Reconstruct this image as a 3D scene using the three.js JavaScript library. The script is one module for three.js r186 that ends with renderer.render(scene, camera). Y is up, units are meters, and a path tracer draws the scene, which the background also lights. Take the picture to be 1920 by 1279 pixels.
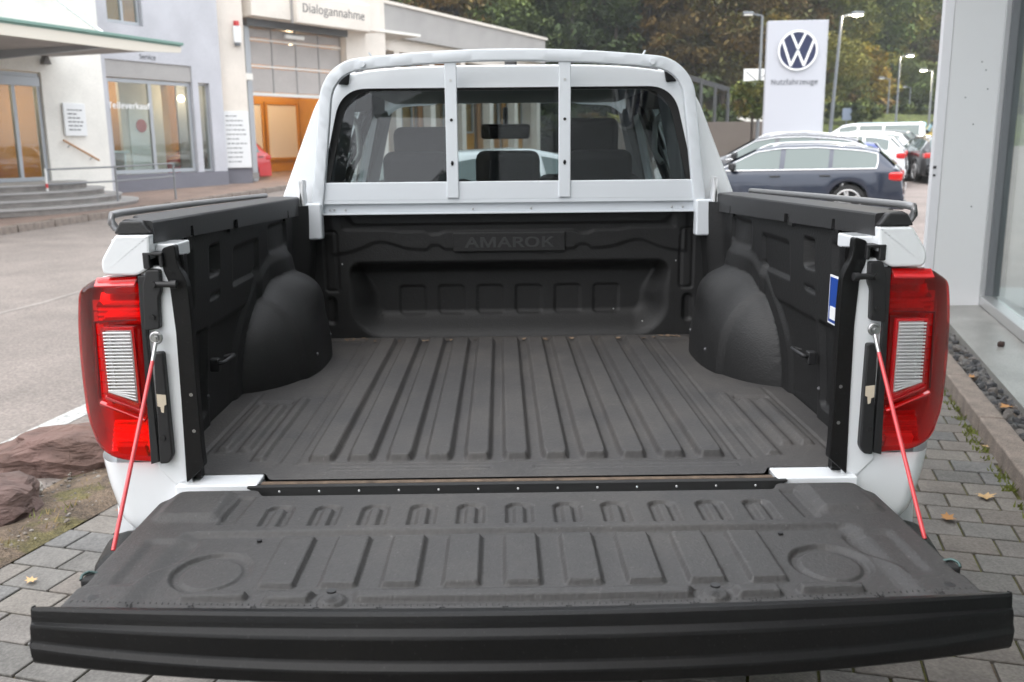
import * as THREE from 'three';
import { mergeGeometries, toCreasedNormals } from 'three/addons/utils/BufferGeometryUtils.js';
import { RoundedBoxGeometry } from 'three/addons/geometries/RoundedBoxGeometry.js';
import { FontLoader } from 'three/addons/loaders/FontLoader.js';
import { TextGeometry } from 'three/addons/geometries/TextGeometry.js';

// ---------------------------------------------------------------- camera, sky, sun, exposure
const scene = new THREE.Scene();
const camera = new THREE.PerspectiveCamera(40.14, 1024 / 682, 0.05, 900);
camera.rotation.order = 'YXZ';
camera.position.set(-0.0304, 1.5744, 1.9139);
camera.rotation.set(-0.2063, -0.0108, -0.0098);
camera.focus = 2.35; camera.userData.fStop = 5.2;

const renderer = new THREE.WebGLRenderer({ antialias: true });
renderer.toneMapping = THREE.LinearToneMapping;
renderer.toneMappingExposure = 2.85;
renderer.shadowMap.enabled = true;
renderer.shadowMap.type = THREE.PCFSoftShadowMap;

// overcast evening sky: a soft bright ceiling of cloud, a little brighter overhead
{
  const w = 512, h = 256, d = new Float32Array(w * h * 4);
  const S = (x, y, z) => Math.sin(x * 2.1 + 1.3 * Math.sin(y * 1.7 + z)) * 0.5 + Math.sin(z * 3.3 + y * 2.2 + 1.1 * Math.sin(x * 2.6)) * 0.3 + Math.sin((x + z) * 6.1 + y * 5) * 0.2;
  for (let j = 0; j < h; j++) for (let i = 0; i < w; i++) {
    const el = ((j + 0.5) / h - 0.5) * Math.PI, az = (i / w) * 2 * Math.PI;
    const y = Math.sin(el), x = Math.cos(el) * Math.cos(az), z = Math.cos(el) * Math.sin(az);
    const c = S(x * 1.6 / (0.35 + Math.max(y, 0)), 1, z * 1.6 / (0.35 + Math.max(y, 0)));
    let b = (0.80 + 0.38 * Math.max(0, y)) * (1 + 0.07 * c);
    if (y < 0) b = 0.3;
    const k = (j * w + i) * 4;
    d[k] = b * 0.955; d[k + 1] = b * 0.99; d[k + 2] = b * 1.05; d[k + 3] = 1;
  }
  const sky = new THREE.DataTexture(d, w, h, THREE.RGBAFormat, THREE.FloatType);
  sky.mapping = THREE.EquirectangularReflectionMapping; sky.magFilter = THREE.LinearFilter; sky.minFilter = THREE.LinearFilter; sky.needsUpdate = true;
  scene.background = sky; scene.environment = sky; scene.backgroundIntensity = 1; scene.environmentIntensity = 1;
}
const sun = new THREE.DirectionalLight(0xfff3e4, 0.6);
sun.position.set(-14, 30, 12); sun.target.position.set(0, 0, -4);
sun.castShadow = true; sun.shadow.radius = 130; sun.shadow.mapSize.set(2048, 2048);
Object.assign(sun.shadow.camera, { left: -40, right: 40, top: 40, bottom: -40, near: 1, far: 120 });
scene.add(sun, sun.target);

// ---------------------------------------------------------------- helpers
const rng = (s) => () => { s = (s + 0x6d2b79f5) | 0; let t = Math.imul(s ^ (s >>> 15), 1 | s); t = (t + Math.imul(t ^ (t >>> 7), 61 | t)) ^ t; return ((t ^ (t >>> 14)) >>> 0) / 4294967296; };
const clamp = (v, a = 0, b = 1) => Math.min(b, Math.max(a, v));
const sstep = (a, b, v) => { const t = clamp((v - a) / (b - a)); return t * t * (3 - 2 * t); };
const mix = (a, b, t) => a + (b - a) * t;
const hash = (x, y, s = 0) => { let n = Math.imul(x | 0, 374761393) + Math.imul(y | 0, 668265263) + Math.imul(s | 0, 974711); n = Math.imul(n ^ (n >>> 13), 1274126177); return ((n ^ (n >>> 16)) >>> 0) / 4294967296; };
function vnoise(x, y, p, s = 0) {          // value noise with period p
  const xi = Math.floor(x), yi = Math.floor(y), fx = x - xi, fy = y - yi, w = (v) => ((v % p) + p) % p;
  const u = fx * fx * (3 - 2 * fx), v = fy * fy * (3 - 2 * fy);
  const a = hash(w(xi), w(yi), s), b = hash(w(xi + 1), w(yi), s), c = hash(w(xi), w(yi + 1), s), d = hash(w(xi + 1), w(yi + 1), s);
  return mix(mix(a, b, u), mix(c, d, u), v);
}
function fbm(x, y, p, o = 4, s = 0) { let v = 0, a = 0.5, n = 0; for (let i = 0; i < o; i++) { v += a * vnoise(x, y, p, s + i * 17); n += a; x *= 2; y *= 2; p *= 2; a *= 0.5; } return v / n; }
function tex(n, fn, { srgb = false, size = 1, m = n } = {}) {   // size = metres per repeat
  const d = new Uint8Array(n * m * 4);
  for (let j = 0; j < m; j++) for (let i = 0; i < n; i++) {
    const c = fn(i / n, j / m), k = (j * n + i) * 4;
    if (typeof c === 'number') d[k] = d[k + 1] = d[k + 2] = clamp(c) * 255; else { d[k] = clamp(c[0]) * 255; d[k + 1] = clamp(c[1]) * 255; d[k + 2] = clamp(c[2]) * 255; }
    d[k + 3] = 255;
  }
  const t = new THREE.DataTexture(d, n, m);
  t.wrapS = t.wrapT = THREE.RepeatWrapping; t.magFilter = THREE.LinearFilter; t.minFilter = THREE.LinearMipmapLinearFilter; t.generateMipmaps = true;
  if (srgb) t.colorSpace = THREE.SRGBColorSpace;
  t.repeat.set(1 / size, 1 / size); t.needsUpdate = true; return t;
}
const lin = (r, g, b) => new THREE.Color().setRGB(r, g, b);
const std = (c, rough = 0.6, o = {}) => new THREE.MeshStandardMaterial({ color: Array.isArray(c) ? lin(...c) : c, roughness: rough, side: THREE.DoubleSide, ...o });
const phy = (c, rough = 0.6, o = {}) => new THREE.MeshPhysicalMaterial({ color: Array.isArray(c) ? lin(...c) : c, roughness: rough, side: THREE.DoubleSide, ...o });
function prep(g) { g = g.index ? g.toNonIndexed() : g; for (const k of Object.keys(g.attributes)) if (!['position', 'normal', 'uv', 'color'].includes(k)) g.deleteAttribute(k); if (!g.attributes.normal) g.computeVertexNormals(); return g; }
function metreUV(g) {                       // uv in metres from the dominant axis of each face
  g = prep(g); const p = g.attributes.position, n = p.count, uv = new Float32Array(n * 2), a = new THREE.Vector3(), b = new THREE.Vector3(), c = new THREE.Vector3();
  for (let i = 0; i < n; i += 3) {
    a.fromBufferAttribute(p, i); b.fromBufferAttribute(p, i + 1).sub(a); c.fromBufferAttribute(p, i + 2).sub(a); b.cross(c);
    const x = Math.abs(b.x), y = Math.abs(b.y), z = Math.abs(b.z);
    for (let k = i; k < i + 3; k++) { const X = p.getX(k), Y = p.getY(k), Z = p.getZ(k); if (y >= x && y >= z) { uv[k * 2] = X; uv[k * 2 + 1] = Z; } else if (x >= z) { uv[k * 2] = Z; uv[k * 2 + 1] = Y; } else { uv[k * 2] = X; uv[k * 2 + 1] = Y; } }
  }
  g.setAttribute('uv', new THREE.BufferAttribute(uv, 2)); return g;
}
function mrg(list) { list = list.map(prep); const col = list.some((g) => g.attributes.color); for (const g of list) { if (!g.attributes.uv) metreUV(g); if (col && !g.attributes.color) g.setAttribute('color', new THREE.BufferAttribute(new Float32Array(g.attributes.position.count * 3).fill(1), 3)); } return list.length > 1 ? mergeGeometries(list) : list[0]; }
function mesh(name, geo, mat, parent = scene) {
  const g = Array.isArray(geo) ? metreUV(mrg(geo)) : geo;
  const m = new THREE.Mesh(g, mat); m.name = parent === scene ? numbered(name) : name; m.castShadow = m.receiveShadow = true; parent.add(m); return m;
}
const taken = {};
function numbered(n) { taken[n] = (taken[n] ?? -1) + 1; return taken[n] ? n + '_' + String(taken[n]).padStart(3, '0') : n; }
function thing(name, label, category, x = 0, y = 0, z = 0, ry = 0, group) { const o = new THREE.Group(); o.name = numbered(name); o.position.set(x, y, z); o.rotation.y = ry; o.userData = { label, category }; if (group) o.userData.group = group; scene.add(o); return o; }
function tag(o, label, category, group) { o.userData = { ...o.userData, label, category }; if (group) o.userData.group = group; return o; }
function copyOf(o, label, x, y, z, ry = 0) { const c = o.clone(); c.name = numbered(o.name.replace(/_\d{3}$/, '')); c.userData = { ...o.userData, label }; c.position.set(x, y, z); c.rotation.y = ry; scene.add(c); return c; }
const structure = (o) => { o.userData.kind = 'structure'; return o; };
const T = (g, x = 0, y = 0, z = 0, rx = 0, ry = 0, rz = 0) => { if (rx) g.rotateX(rx); if (rz) g.rotateZ(rz); if (ry) g.rotateY(ry); return g.translate(x, y, z); };
const box = (w, h, d, x = 0, y = 0, z = 0, rx = 0, ry = 0, rz = 0) => T(new THREE.BoxGeometry(w, h, d), x, y, z, rx, ry, rz);
const rbox = (w, h, d, r, x = 0, y = 0, z = 0, rx = 0, ry = 0, rz = 0, s = 2) => T(new RoundedBoxGeometry(w, h, d, s, Math.min(r, w / 2.01, h / 2.01, d / 2.01)), x, y, z, rx, ry, rz);
const span = (x0, x1, y0, y1, z0, z1, r = 0) => (r ? rbox(x1 - x0, y1 - y0, z1 - z0, r, (x0 + x1) / 2, (y0 + y1) / 2, (z0 + z1) / 2) : box(x1 - x0, y1 - y0, z1 - z0, (x0 + x1) / 2, (y0 + y1) / 2, (z0 + z1) / 2));
const V = (x, y, z) => new THREE.Vector3(x, y, z);
function rod(a, b, r, seg = 10, r2 = r) { const A = V(...a), B = V(...b), L = A.distanceTo(B), g = new THREE.CylinderGeometry(r2, r, L, seg); g.translate(0, L / 2, 0); g.applyQuaternion(new THREE.Quaternion().setFromUnitVectors(V(0, 1, 0), B.clone().sub(A).normalize())); return g.translate(A.x, A.y, A.z); }
const tube = (pts, r, n = 40, seg = 8, closed = false) => new THREE.TubeGeometry(new THREE.CatmullRomCurve3(pts.map((p) => V(...p)), closed, 'catmullrom', 0.3), n, r, seg, closed);
function poly(pts) { const s = new THREE.Shape(); pts.forEach((p, i) => (i ? s.lineTo(p[0], p[1]) : s.moveTo(p[0], p[1]))); s.closePath(); return s; }
function roundPoly(pts, r) {               // polygon with rounded corners; r a number or one per corner
  const s = new THREE.Shape(), n = pts.length;
  pts.forEach((p, i) => {
    const a = pts[(i + n - 1) % n], b = pts[(i + 1) % n], R = Array.isArray(r) ? r[i] : r;
    const la = Math.hypot(a[0] - p[0], a[1] - p[1]), lb = Math.hypot(b[0] - p[0], b[1] - p[1]), k = Math.min(R, la / 2.01, lb / 2.01);
    const p0 = [p[0] + (a[0] - p[0]) / la * k, p[1] + (a[1] - p[1]) / la * k], p1 = [p[0] + (b[0] - p[0]) / lb * k, p[1] + (b[1] - p[1]) / lb * k];
    i ? s.lineTo(...p0) : s.moveTo(...p0); s.quadraticCurveTo(p[0], p[1], ...p1);
  }); s.closePath(); return s;
}
const extr = (shape, depth, bevel = 0, seg = 8, bs = 2) => new THREE.ExtrudeGeometry(shape, { depth, bevelEnabled: bevel > 0, bevelSize: bevel, bevelThickness: bevel, bevelOffset: -bevel, bevelSegments: bs, curveSegments: seg });
function surf(us, vs, fn, smooth = true) { // a grid of points fn(u, v) -> [x, y, z, uvx, uvy]
  const nu = us.length, nv = vs.length, pos = new Float32Array(nu * nv * 3), uv = new Float32Array(nu * nv * 2), idx = [];
  for (let j = 0; j < nv; j++) for (let i = 0; i < nu; i++) { const p = fn(us[i], vs[j]), k = j * nu + i; pos.set([p[0], p[1], p[2]], k * 3); uv.set([p[3] ?? us[i], p[4] ?? vs[j]], k * 2); }
  for (let j = 0; j < nv - 1; j++) for (let i = 0; i < nu - 1; i++) { const a = j * nu + i, b = a + 1, c = a + nu, e = c + 1; idx.push(a, b, c, b, e, c); }
  const g = new THREE.BufferGeometry(); g.setAttribute('position', new THREE.BufferAttribute(pos, 3)); g.setAttribute('uv', new THREE.BufferAttribute(uv, 2)); g.setIndex(idx); g.computeVertexNormals();
  return smooth ? g : g.toNonIndexed();
}
const lsp = (a, b, n) => Array.from({ length: n + 1 }, (_, i) => a + (b - a) * i / n);
const sdb = (x, y, hx, hy, r) => { const qx = Math.abs(x) - hx + r, qy = Math.abs(y) - hy + r; return Math.hypot(Math.max(qx, 0), Math.max(qy, 0)) + Math.min(Math.max(qx, qy), 0) - r; };
const pad = (d, w) => sstep(0, w, -d);     // 1 inside, falling to 0 over width w at the border
const line = (d, w) => 1 - sstep(w * 0.4, w, Math.abs(d));
const mirrorX = (g) => { const c = g.clone(); c.scale(-1, 1, 1); const h = prep(c), p = h.attributes; for (const k of Object.keys(p)) { const a = p[k], s = a.itemSize; for (let i = 0; i < a.count; i += 3) for (let e = 0; e < s; e++) { const t = a.array[(i + 1) * s + e]; a.array[(i + 1) * s + e] = a.array[(i + 2) * s + e]; a.array[(i + 2) * s + e] = t; } } return h; };
const font = await new FontLoader().loadAsync('fonts/droid/droid_sans_regular.typeface.json');
const fontB = await new FontLoader().loadAsync('fonts/droid/droid_sans_bold.typeface.json');
function text(str, size, depth, { f = font, sx = 1, bevel = 0, center = true } = {}) { const g = new TextGeometry(str, { font: f, size, depth, curveSegments: 4, bevelEnabled: bevel > 0, bevelSize: bevel, bevelThickness: bevel, bevelSegments: 2 }); g.computeBoundingBox(); const b = g.boundingBox; g.translate(center ? -(b.min.x + b.max.x) / 2 : -b.min.x, -(b.min.y + b.max.y) / 2, 0); g.scale(sx, 1, 1); return g; }

// ---------------------------------------------------------------- materials
const grain = tex(512, (u, v) => 0.55 * vnoise(u * 200, v * 200, 200, 1) + 0.3 * vnoise(u * 90, v * 90, 90, 2) + 0.15 * vnoise(u * 256, v * 256, 256, 3), { size: 0.5 });
const speck = tex(512, (u, v) => vnoise(u * 256, v * 256, 256, 5) * 0.6 + fbm(u * 60, v * 60, 60, 3, 6) * 0.4, { size: 1 });
const plasticMap = (r, g, b, dust, s) => { const R = rng(s), scr = Array.from({ length: 16 }, () => { const x = R(), y = R(), a = R() * 3.14, l = 0.02 + 0.10 * R() * R(); return [x, y, Math.cos(a), Math.sin(a), l, 0.03 + 0.05 * R()]; });
 return tex(512, (u, v) => {
  const f = fbm(u * 5, v * 5, 5, 5, s), n = vnoise(u * 256, v * 256, 256, s + 3), d = dust * sstep(0.42, 0.75, f) + 0.35 * dust * sstep(0.55, 0.8, fbm(u * 30, v * 30, 30, 3, s + 9));
  const k = 0.92 + 0.16 * n, sp = n > 0.985 ? 0.10 : 0;
  let q = sp; for (const [x, y, c, e, l, w] of scr) { const dx = u - x, dy = v - y, t = dx * c + dy * e; if (t > 0 && t < l && Math.abs(dy * c - dx * e) < 0.0011) q += w * dust * 2; }   // scuffs
  return [(r + d * 0.09) * k + q, (g + d * 0.08) * k + q, (b + d * 0.066) * k + q];
 }, { srgb: true, size: 1.1 }); };
const M = {
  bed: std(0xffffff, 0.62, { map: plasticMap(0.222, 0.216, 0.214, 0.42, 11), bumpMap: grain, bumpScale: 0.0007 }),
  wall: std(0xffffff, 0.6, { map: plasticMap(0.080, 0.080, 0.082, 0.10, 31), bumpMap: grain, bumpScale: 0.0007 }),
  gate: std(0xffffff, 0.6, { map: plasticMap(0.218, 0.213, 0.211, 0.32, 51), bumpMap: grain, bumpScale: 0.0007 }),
  cap: phy(0xffffff, 0.42, { specularIntensity: 0.5, map: plasticMap(0.075, 0.075, 0.078, 0.22, 71), bumpMap: grain, bumpScale: 0.0003 }),
  rail: std([0.022, 0.022, 0.023], 0.5, { bumpMap: grain, bumpScale: 0.0003 }),
  black: std([0.014, 0.014, 0.015], 0.5),
  rubber: std([0.012, 0.012, 0.012], 0.75),
  paint: phy([0.80, 0.825, 0.845], 0.35, { clearcoat: 1, clearcoatRoughness: 0.05 }),
  rack: phy([0.66, 0.695, 0.73], 0.42, { clearcoat: 0.25, clearcoatRoughness: 0.3 }),
  cast: phy([0.66, 0.67, 0.68], 0.5, { bumpMap: grain, bumpScale: 0.001 }),
  chrome: std([0.75, 0.76, 0.77], 0.16, { metalness: 1 }),
  steel: std([0.5, 0.5, 0.5], 0.35, { metalness: 1 }),
  alu: std([0.62, 0.62, 0.62], 0.35, { metalness: 0.85 }),
  redLens: phy([0.92, 0.016, 0.02], 0.04, { transmission: 1, thickness: 0, ior: 1.5 }),
  clearLens: phy([0.97, 0.97, 0.97], 0.05, { transmission: 1, thickness: 0, ior: 1.5 }),
  reflector: std([0.85, 0.84, 0.84], 0.22, { metalness: 0.85 }),
  reflectorRed: std([0.78, 0.72, 0.72], 0.35, { metalness: 0.2 }),
  glassRear: phy([0.36, 0.41, 0.42], 0.0, { transmission: 1, thickness: 0, ior: 1.6 }),
  glassClear: phy([0.93, 0.96, 0.95], 0.0, { transmission: 1, thickness: 0, ior: 1.52 }),
  cable: phy([0.62, 0.05, 0.06], 0.3, { clearcoat: 0.6 }),
  seat: std([0.022, 0.022, 0.024], 0.9),
  trim: std([0.10, 0.10, 0.105], 0.8),
  liningPale: std([0.45, 0.45, 0.43], 0.9),
};
// ---------------------------------------------------------------- the pickup truck
const truck = thing('pickup_truck', 'white double-cab pickup truck with its tailgate lowered, seen into the black-lined bed', 'pickup truck');
const BY = 0.87;                                         // height of the load floor
const both = (name, geo, mat, parent = truck) => { const l = metreUV(Array.isArray(geo) ? mrg(geo) : geo); const a = mesh(name, l, mat, parent), b = mesh(name, mirrorX(l), mat, parent); return [a, b]; };

// load floor: moulded liner with eleven long ribs
{
  const ribX = Array.from({ length: 11 }, (_, k) => (k - 5) * 0.0895);
  const xs = [...lsp(-0.80, -0.53, 60), ...lsp(-0.526, 0.526, 300), ...lsp(0.53, 0.80, 60)], zs = [...lsp(-1.56, -1.42, 22), ...lsp(-1.41, -0.64, 46), ...lsp(-0.635, -0.155, 70), ...lsp(-0.15, -0.012, 50)];
  const h = (x, z) => {
    let y = 0;
    for (const c of ribX) { const t = Math.abs(x - c); if (t < 0.05) { const e = sstep(-0.118, -0.158, z) ; const d = sdb(x - c, z + 0.79, mix(0.030, 0.0345, e), 0.672, 0.012); y += 0.017 * pad(d, 0.0115); } }
    y -= 0.0035 * line(sdb(x, z + 0.80, 0.505, 0.69, 0.004), 0.005) * (z > -1.2 ? 1 : 0.4);
    y -= 0.0018 * line(sdb(x + 0.24, z + 0.075, 0.18, 0.011, 0.003), 0.0035);
    y -= 0.0018 * line(sdb(x - 0.27, z + 0.075, 0.23, 0.011, 0.003), 0.0035);
    const ax = Math.abs(x);
    y -= 0.004 * line(ax - 0.545, 0.005) * sstep(-0.1, -0.14, z) * sstep(-1.5, -1.4, z);
    for (const c of [0.595, 0.645, 0.695]) y += 0.010 * pad(sdb(ax - c, z + 0.40, 0.019, c < 0.6 ? 0.27 : 0.20, 0.008), 0.011);
    y -= 0.010 * pad(sdb(ax - 0.672, z + 0.635, 0.05, 0.014, 0.004), 0.006);
    y -= 0.003 * line(ax - 0.735, 0.005) * sstep(-0.1, -0.16, z) * sstep(-0.8, -0.7, z);
    y += 0.004 * pad(sdb(ax - 0.60, z + 1.49, 0.07, 0.03, 0.006), 0.008);
    return y;
  };
  mesh('bed_floor', surf(xs, zs, (x, z0) => { const z = Math.min(z0, mix(-0.012, -0.052, sstep(0.535, 0.56, Math.abs(x)))); return [x, BY + h(x, z), z]; }), M.bed, truck);
  // white sill below the floor's rear edge, rubber strip with its screws
  const r = mesh('sill', [span(-0.745, 0.745, 0.80, 0.838, -0.06, 0.035, 0.004)], M.paint, truck);
  mesh('sill_end', [span(-0.735, -0.56, 0.838, 0.868, -0.062, 0.012, 0.004)], M.paint, truck);
  mesh('sill_end', [span(0.56, 0.735, 0.838, 0.868, -0.062, 0.012, 0.004)], M.paint, truck);
  const lip = std([0.15, 0.115, 0.085], 0.85, { bumpMap: grain, bumpScale: 0.0015, map: tex(256, (u, v) => { const n = fbm(u * 24, v * 24, 24, 4, 77); return [0.62 + 0.5 * n, 0.6 + 0.48 * n, 0.6 + 0.44 * n]; }, { srgb: true, size: 0.4 }) });
  mesh('floor_edge', [span(-0.555, 0.555, 0.852, 0.8665, -0.014, 0.004, 0.003)], lip, truck);
  const strip = mesh('edge_strip', extr(roundPoly([[-0.582, 0.866], [0.582, 0.866], [0.545, 0.840], [-0.545, 0.840]], 0.006), 0.014, 0.003).translate(0, 0, 0.006), M.rubber, truck);
  for (let k = 0; k < 13; k++) mesh('screw', T(new THREE.SphereGeometry(0.0032, 8, 6), -0.51 + k * 0.085, 0.856, 0.0215), M.alu, strip);
  // slivers of leaf and dust lying in the far channels
  const bits = [], R = rng(5);
  for (let k = 0; k < 30; k++) { const x = (Math.floor(R() * 12) - 6 + 0.5) * 0.0895 + (R() - 0.5) * 0.02, z = -1.475 + R() * 0.03; bits.push(T(new THREE.CircleGeometry(0.004 + R() * 0.007, 5), 0, 0, 0, -Math.PI / 2 + (R() - 0.5) * 0.7).rotateY(R() * 6).translate(x, BY + 0.006, z)); }
  for (const s of [-1, 1]) for (let k = 0; k < 16; k++) bits.push(T(new THREE.CircleGeometry(0.003 + R() * 0.007, 5), 0, 0, 0, -Math.PI / 2 + (R() - 0.5) * 0.7).rotateY(R() * 6).translate(s * (0.52 + R() * 0.12), BY + 0.006, -1.47 - R() * 0.04));
  const lit = mesh('leaf_litter', mrg(bits), std([0.17, 0.12, 0.08], 0.9), truck); lit.userData.kind = 'stuff';
}

// front bulkhead of the bed with its big moulded pocket and raised name plate
{
  const wave = (ax) => 1.200 + 0.030 * Math.exp(-(((ax - 0.475) / 0.075) ** 2)) + 0.016 * Math.exp(-(((ax - 0.272) / 0.026) ** 4)) + (ax > 0.5 ? -0.10 * (ax - 0.5) : 0);
  const wave2 = (ax) => 1.268 - 0.012 * Math.exp(-(((ax - 0.275) / 0.03) ** 4)) + 0.008 * sstep(0.40, 0.45, ax);
  const d = (x, y) => {
    const ax = Math.abs(x);
    const e = sdb(x, y - 1.010, 0.600, 0.150, y < 1.02 ? 0.135 : 0.05);
    const w = mix(0.055, 0.115, sstep(1.13, 1.02, y)) * 0.9;
    let v = 0.085 * sstep(0, w, -e);
    for (let k = 0; k < 6; k++) { const s = sdb(x - (k - 2.5) * 0.148, y - 1.0, 0.053, 0.058, 0.018); v += 0.005 * pad(s, 0.008); }
    v -= 0.006 * sstep(-0.006, 0.008, y - wave(ax)) * sstep(0.665, 0.645, ax);
    v += 0.006 * sstep(-0.003, 0.004, y - wave2(ax)) * sstep(0.62, 0.6, ax);
    v -= 0.007 * sstep(0, 0.006, y - 1.292) * sstep(0.60, 0.57, ax + (1.31 - y));
    v += 0.005 * line(sdb(ax - 0.66, y - 1.16, 0.022, 0.11, 0.01), 0.006);
    v += 0.012 * pad(sdb(ax - 0.668, y - 0.975, 0.022, 0.055, 0.02), 0.012);
    return v;
  };
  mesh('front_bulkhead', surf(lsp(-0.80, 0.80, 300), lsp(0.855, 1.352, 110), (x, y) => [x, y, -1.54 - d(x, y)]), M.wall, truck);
  const plate = mesh('name_plate', extr(roundPoly([[-0.207, 1.192], [0.207, 1.192], [0.207, 1.262], [-0.207, 1.262]], 0.006), 0.012, 0.004).translate(0, 0, -1.541), M.wall, truck);
  mesh('lettering', text('AMAROK', 0.036, 0.004, { sx: 1.62, bevel: 0.001 }).translate(0, 1.227, -1.529), std([0.03, 0.03, 0.031], 0.45), plate);
  for (const [x, y] of [[0.505, 0.915], [0.40, 0.955], [0.62, 1.15], [-0.62, 1.15]]) mesh('rivet', T(new THREE.SphereGeometry(0.004, 8, 6), x, y, -1.542 - d(x, y)), M.steel, truck);
}

// side liners with the wheel housings
{
  const f = (z, y) => {                                    // how far the wall stands in from x = 0.80
    let v = 0.008 + 0.03 * sstep(0.87, 1.36, y);
    const a = Math.abs(z + 1.135), b = Math.max(0, y - 0.87);
    const wz = z > -1.135 ? 0.39 - 0.05 * sstep(1.0, 1.2, y) : 0.34 - 0.04 * sstep(1.0, 1.2, y);
    const e = Math.pow(Math.pow(a / wz, 2.3) + Math.pow(b / 0.305, 2.2), 1 / 2.25);
    v += 0.168 * Math.pow(Math.max(0, 1 - Math.pow(e, 2.6)), 0.7);
    v += 0.05 * sstep(0.17, 0.02, Math.abs(z + 1.16)) * sstep(1.34, 1.12, y) * sstep(1.0, 1.16, y);
    v += 0.012 * sstep(1.25, 1.15, e);                     // a soft flange round the housing
    v += 0.055 * sstep(-1.38, -1.47, z) * sstep(1.0, 1.1, y);   // front corner column
    const k = (d, h, w = 0.009) => { v -= h * pad(d, w); };
    k(sdb(z + 0.475, y - 1.295, 0.042, 0.040, 0.01), 0.030);
    k(sdb(z + 0.475, y - 1.203, 0.042, 0.009, 0.004), 0.010);
    k(sdb(z + 0.78, y - 1.255, 0.14, 0.055, 0.02), 0.010);
    k(sdb(z + 1.16, y - 1.29, 0.13, 0.045, 0.02), 0.010);
    k(sdb(z + 0.30, y - 1.02, 0.115, 0.115, 0.02), 0.014);
    k(sdb(z + 0.22, y - 1.27, 0.09, 0.075, 0.015), 0.012);
    v -= 0.012 * sstep(0.006, -0.006, y - (1.125 + 0.10 * sstep(-0.78, -0.92, z))) * sstep(-0.92, -0.9, z) * sstep(-0.43, -0.45, z);
    return v;
  };
  const zs = lsp(-1.56, -0.015, 190), ys = lsp(0.862, 1.372, 84);
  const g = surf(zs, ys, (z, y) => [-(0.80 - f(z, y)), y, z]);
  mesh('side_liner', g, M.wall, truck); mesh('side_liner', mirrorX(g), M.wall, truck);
  for (const s of [-1, 1]) {
    const X = (z, y) => s * (0.80 - f(z, y));
    const h = mesh('tie_down_hook', [tube([[s * 0.765, 1.035, -0.50], [s * 0.742, 1.04, -0.505], [s * 0.735, 1.043, -0.46], [s * 0.742, 1.04, -0.415], [s * 0.765, 1.035, -0.42]], 0.006, 24, 8)], M.black, truck);
    mesh('hook_base', [span(s * 0.765 - 0.012, s * 0.765 + 0.012, 1.015, 1.05, -0.435, -0.41, 0.005)], M.black, h);
    for (const [z, y] of [[-1.0, 0.93], [-1.22, 0.95], [-0.42, 0.95], [-0.24, 1.1], [-0.30, 0.925]]) mesh('rivet', T(new THREE.SphereGeometry(0.0055, 8, 6), X(z, y), y, z), M.trim, truck);
  }
  // blue and white sticker low on the right wall
  const st = mesh('sticker', box(0.003, 0.105, 0.07, 0.742, 1.215, -0.212), std([0.015, 0.06, 0.30], 0.4), truck);
  mesh('sticker_border', [span(0.7415, 0.7445, 1.158, 1.163, -0.252, -0.172), span(0.7415, 0.7445, 1.267, 1.272, -0.252, -0.172), span(0.7415, 0.7445, 1.163, 1.267, -0.252, -0.2475), span(0.739, 0.742, 1.17, 1.20, -0.235, -0.20)], std([0.8, 0.8, 0.8], 0.4), st);
}

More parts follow.
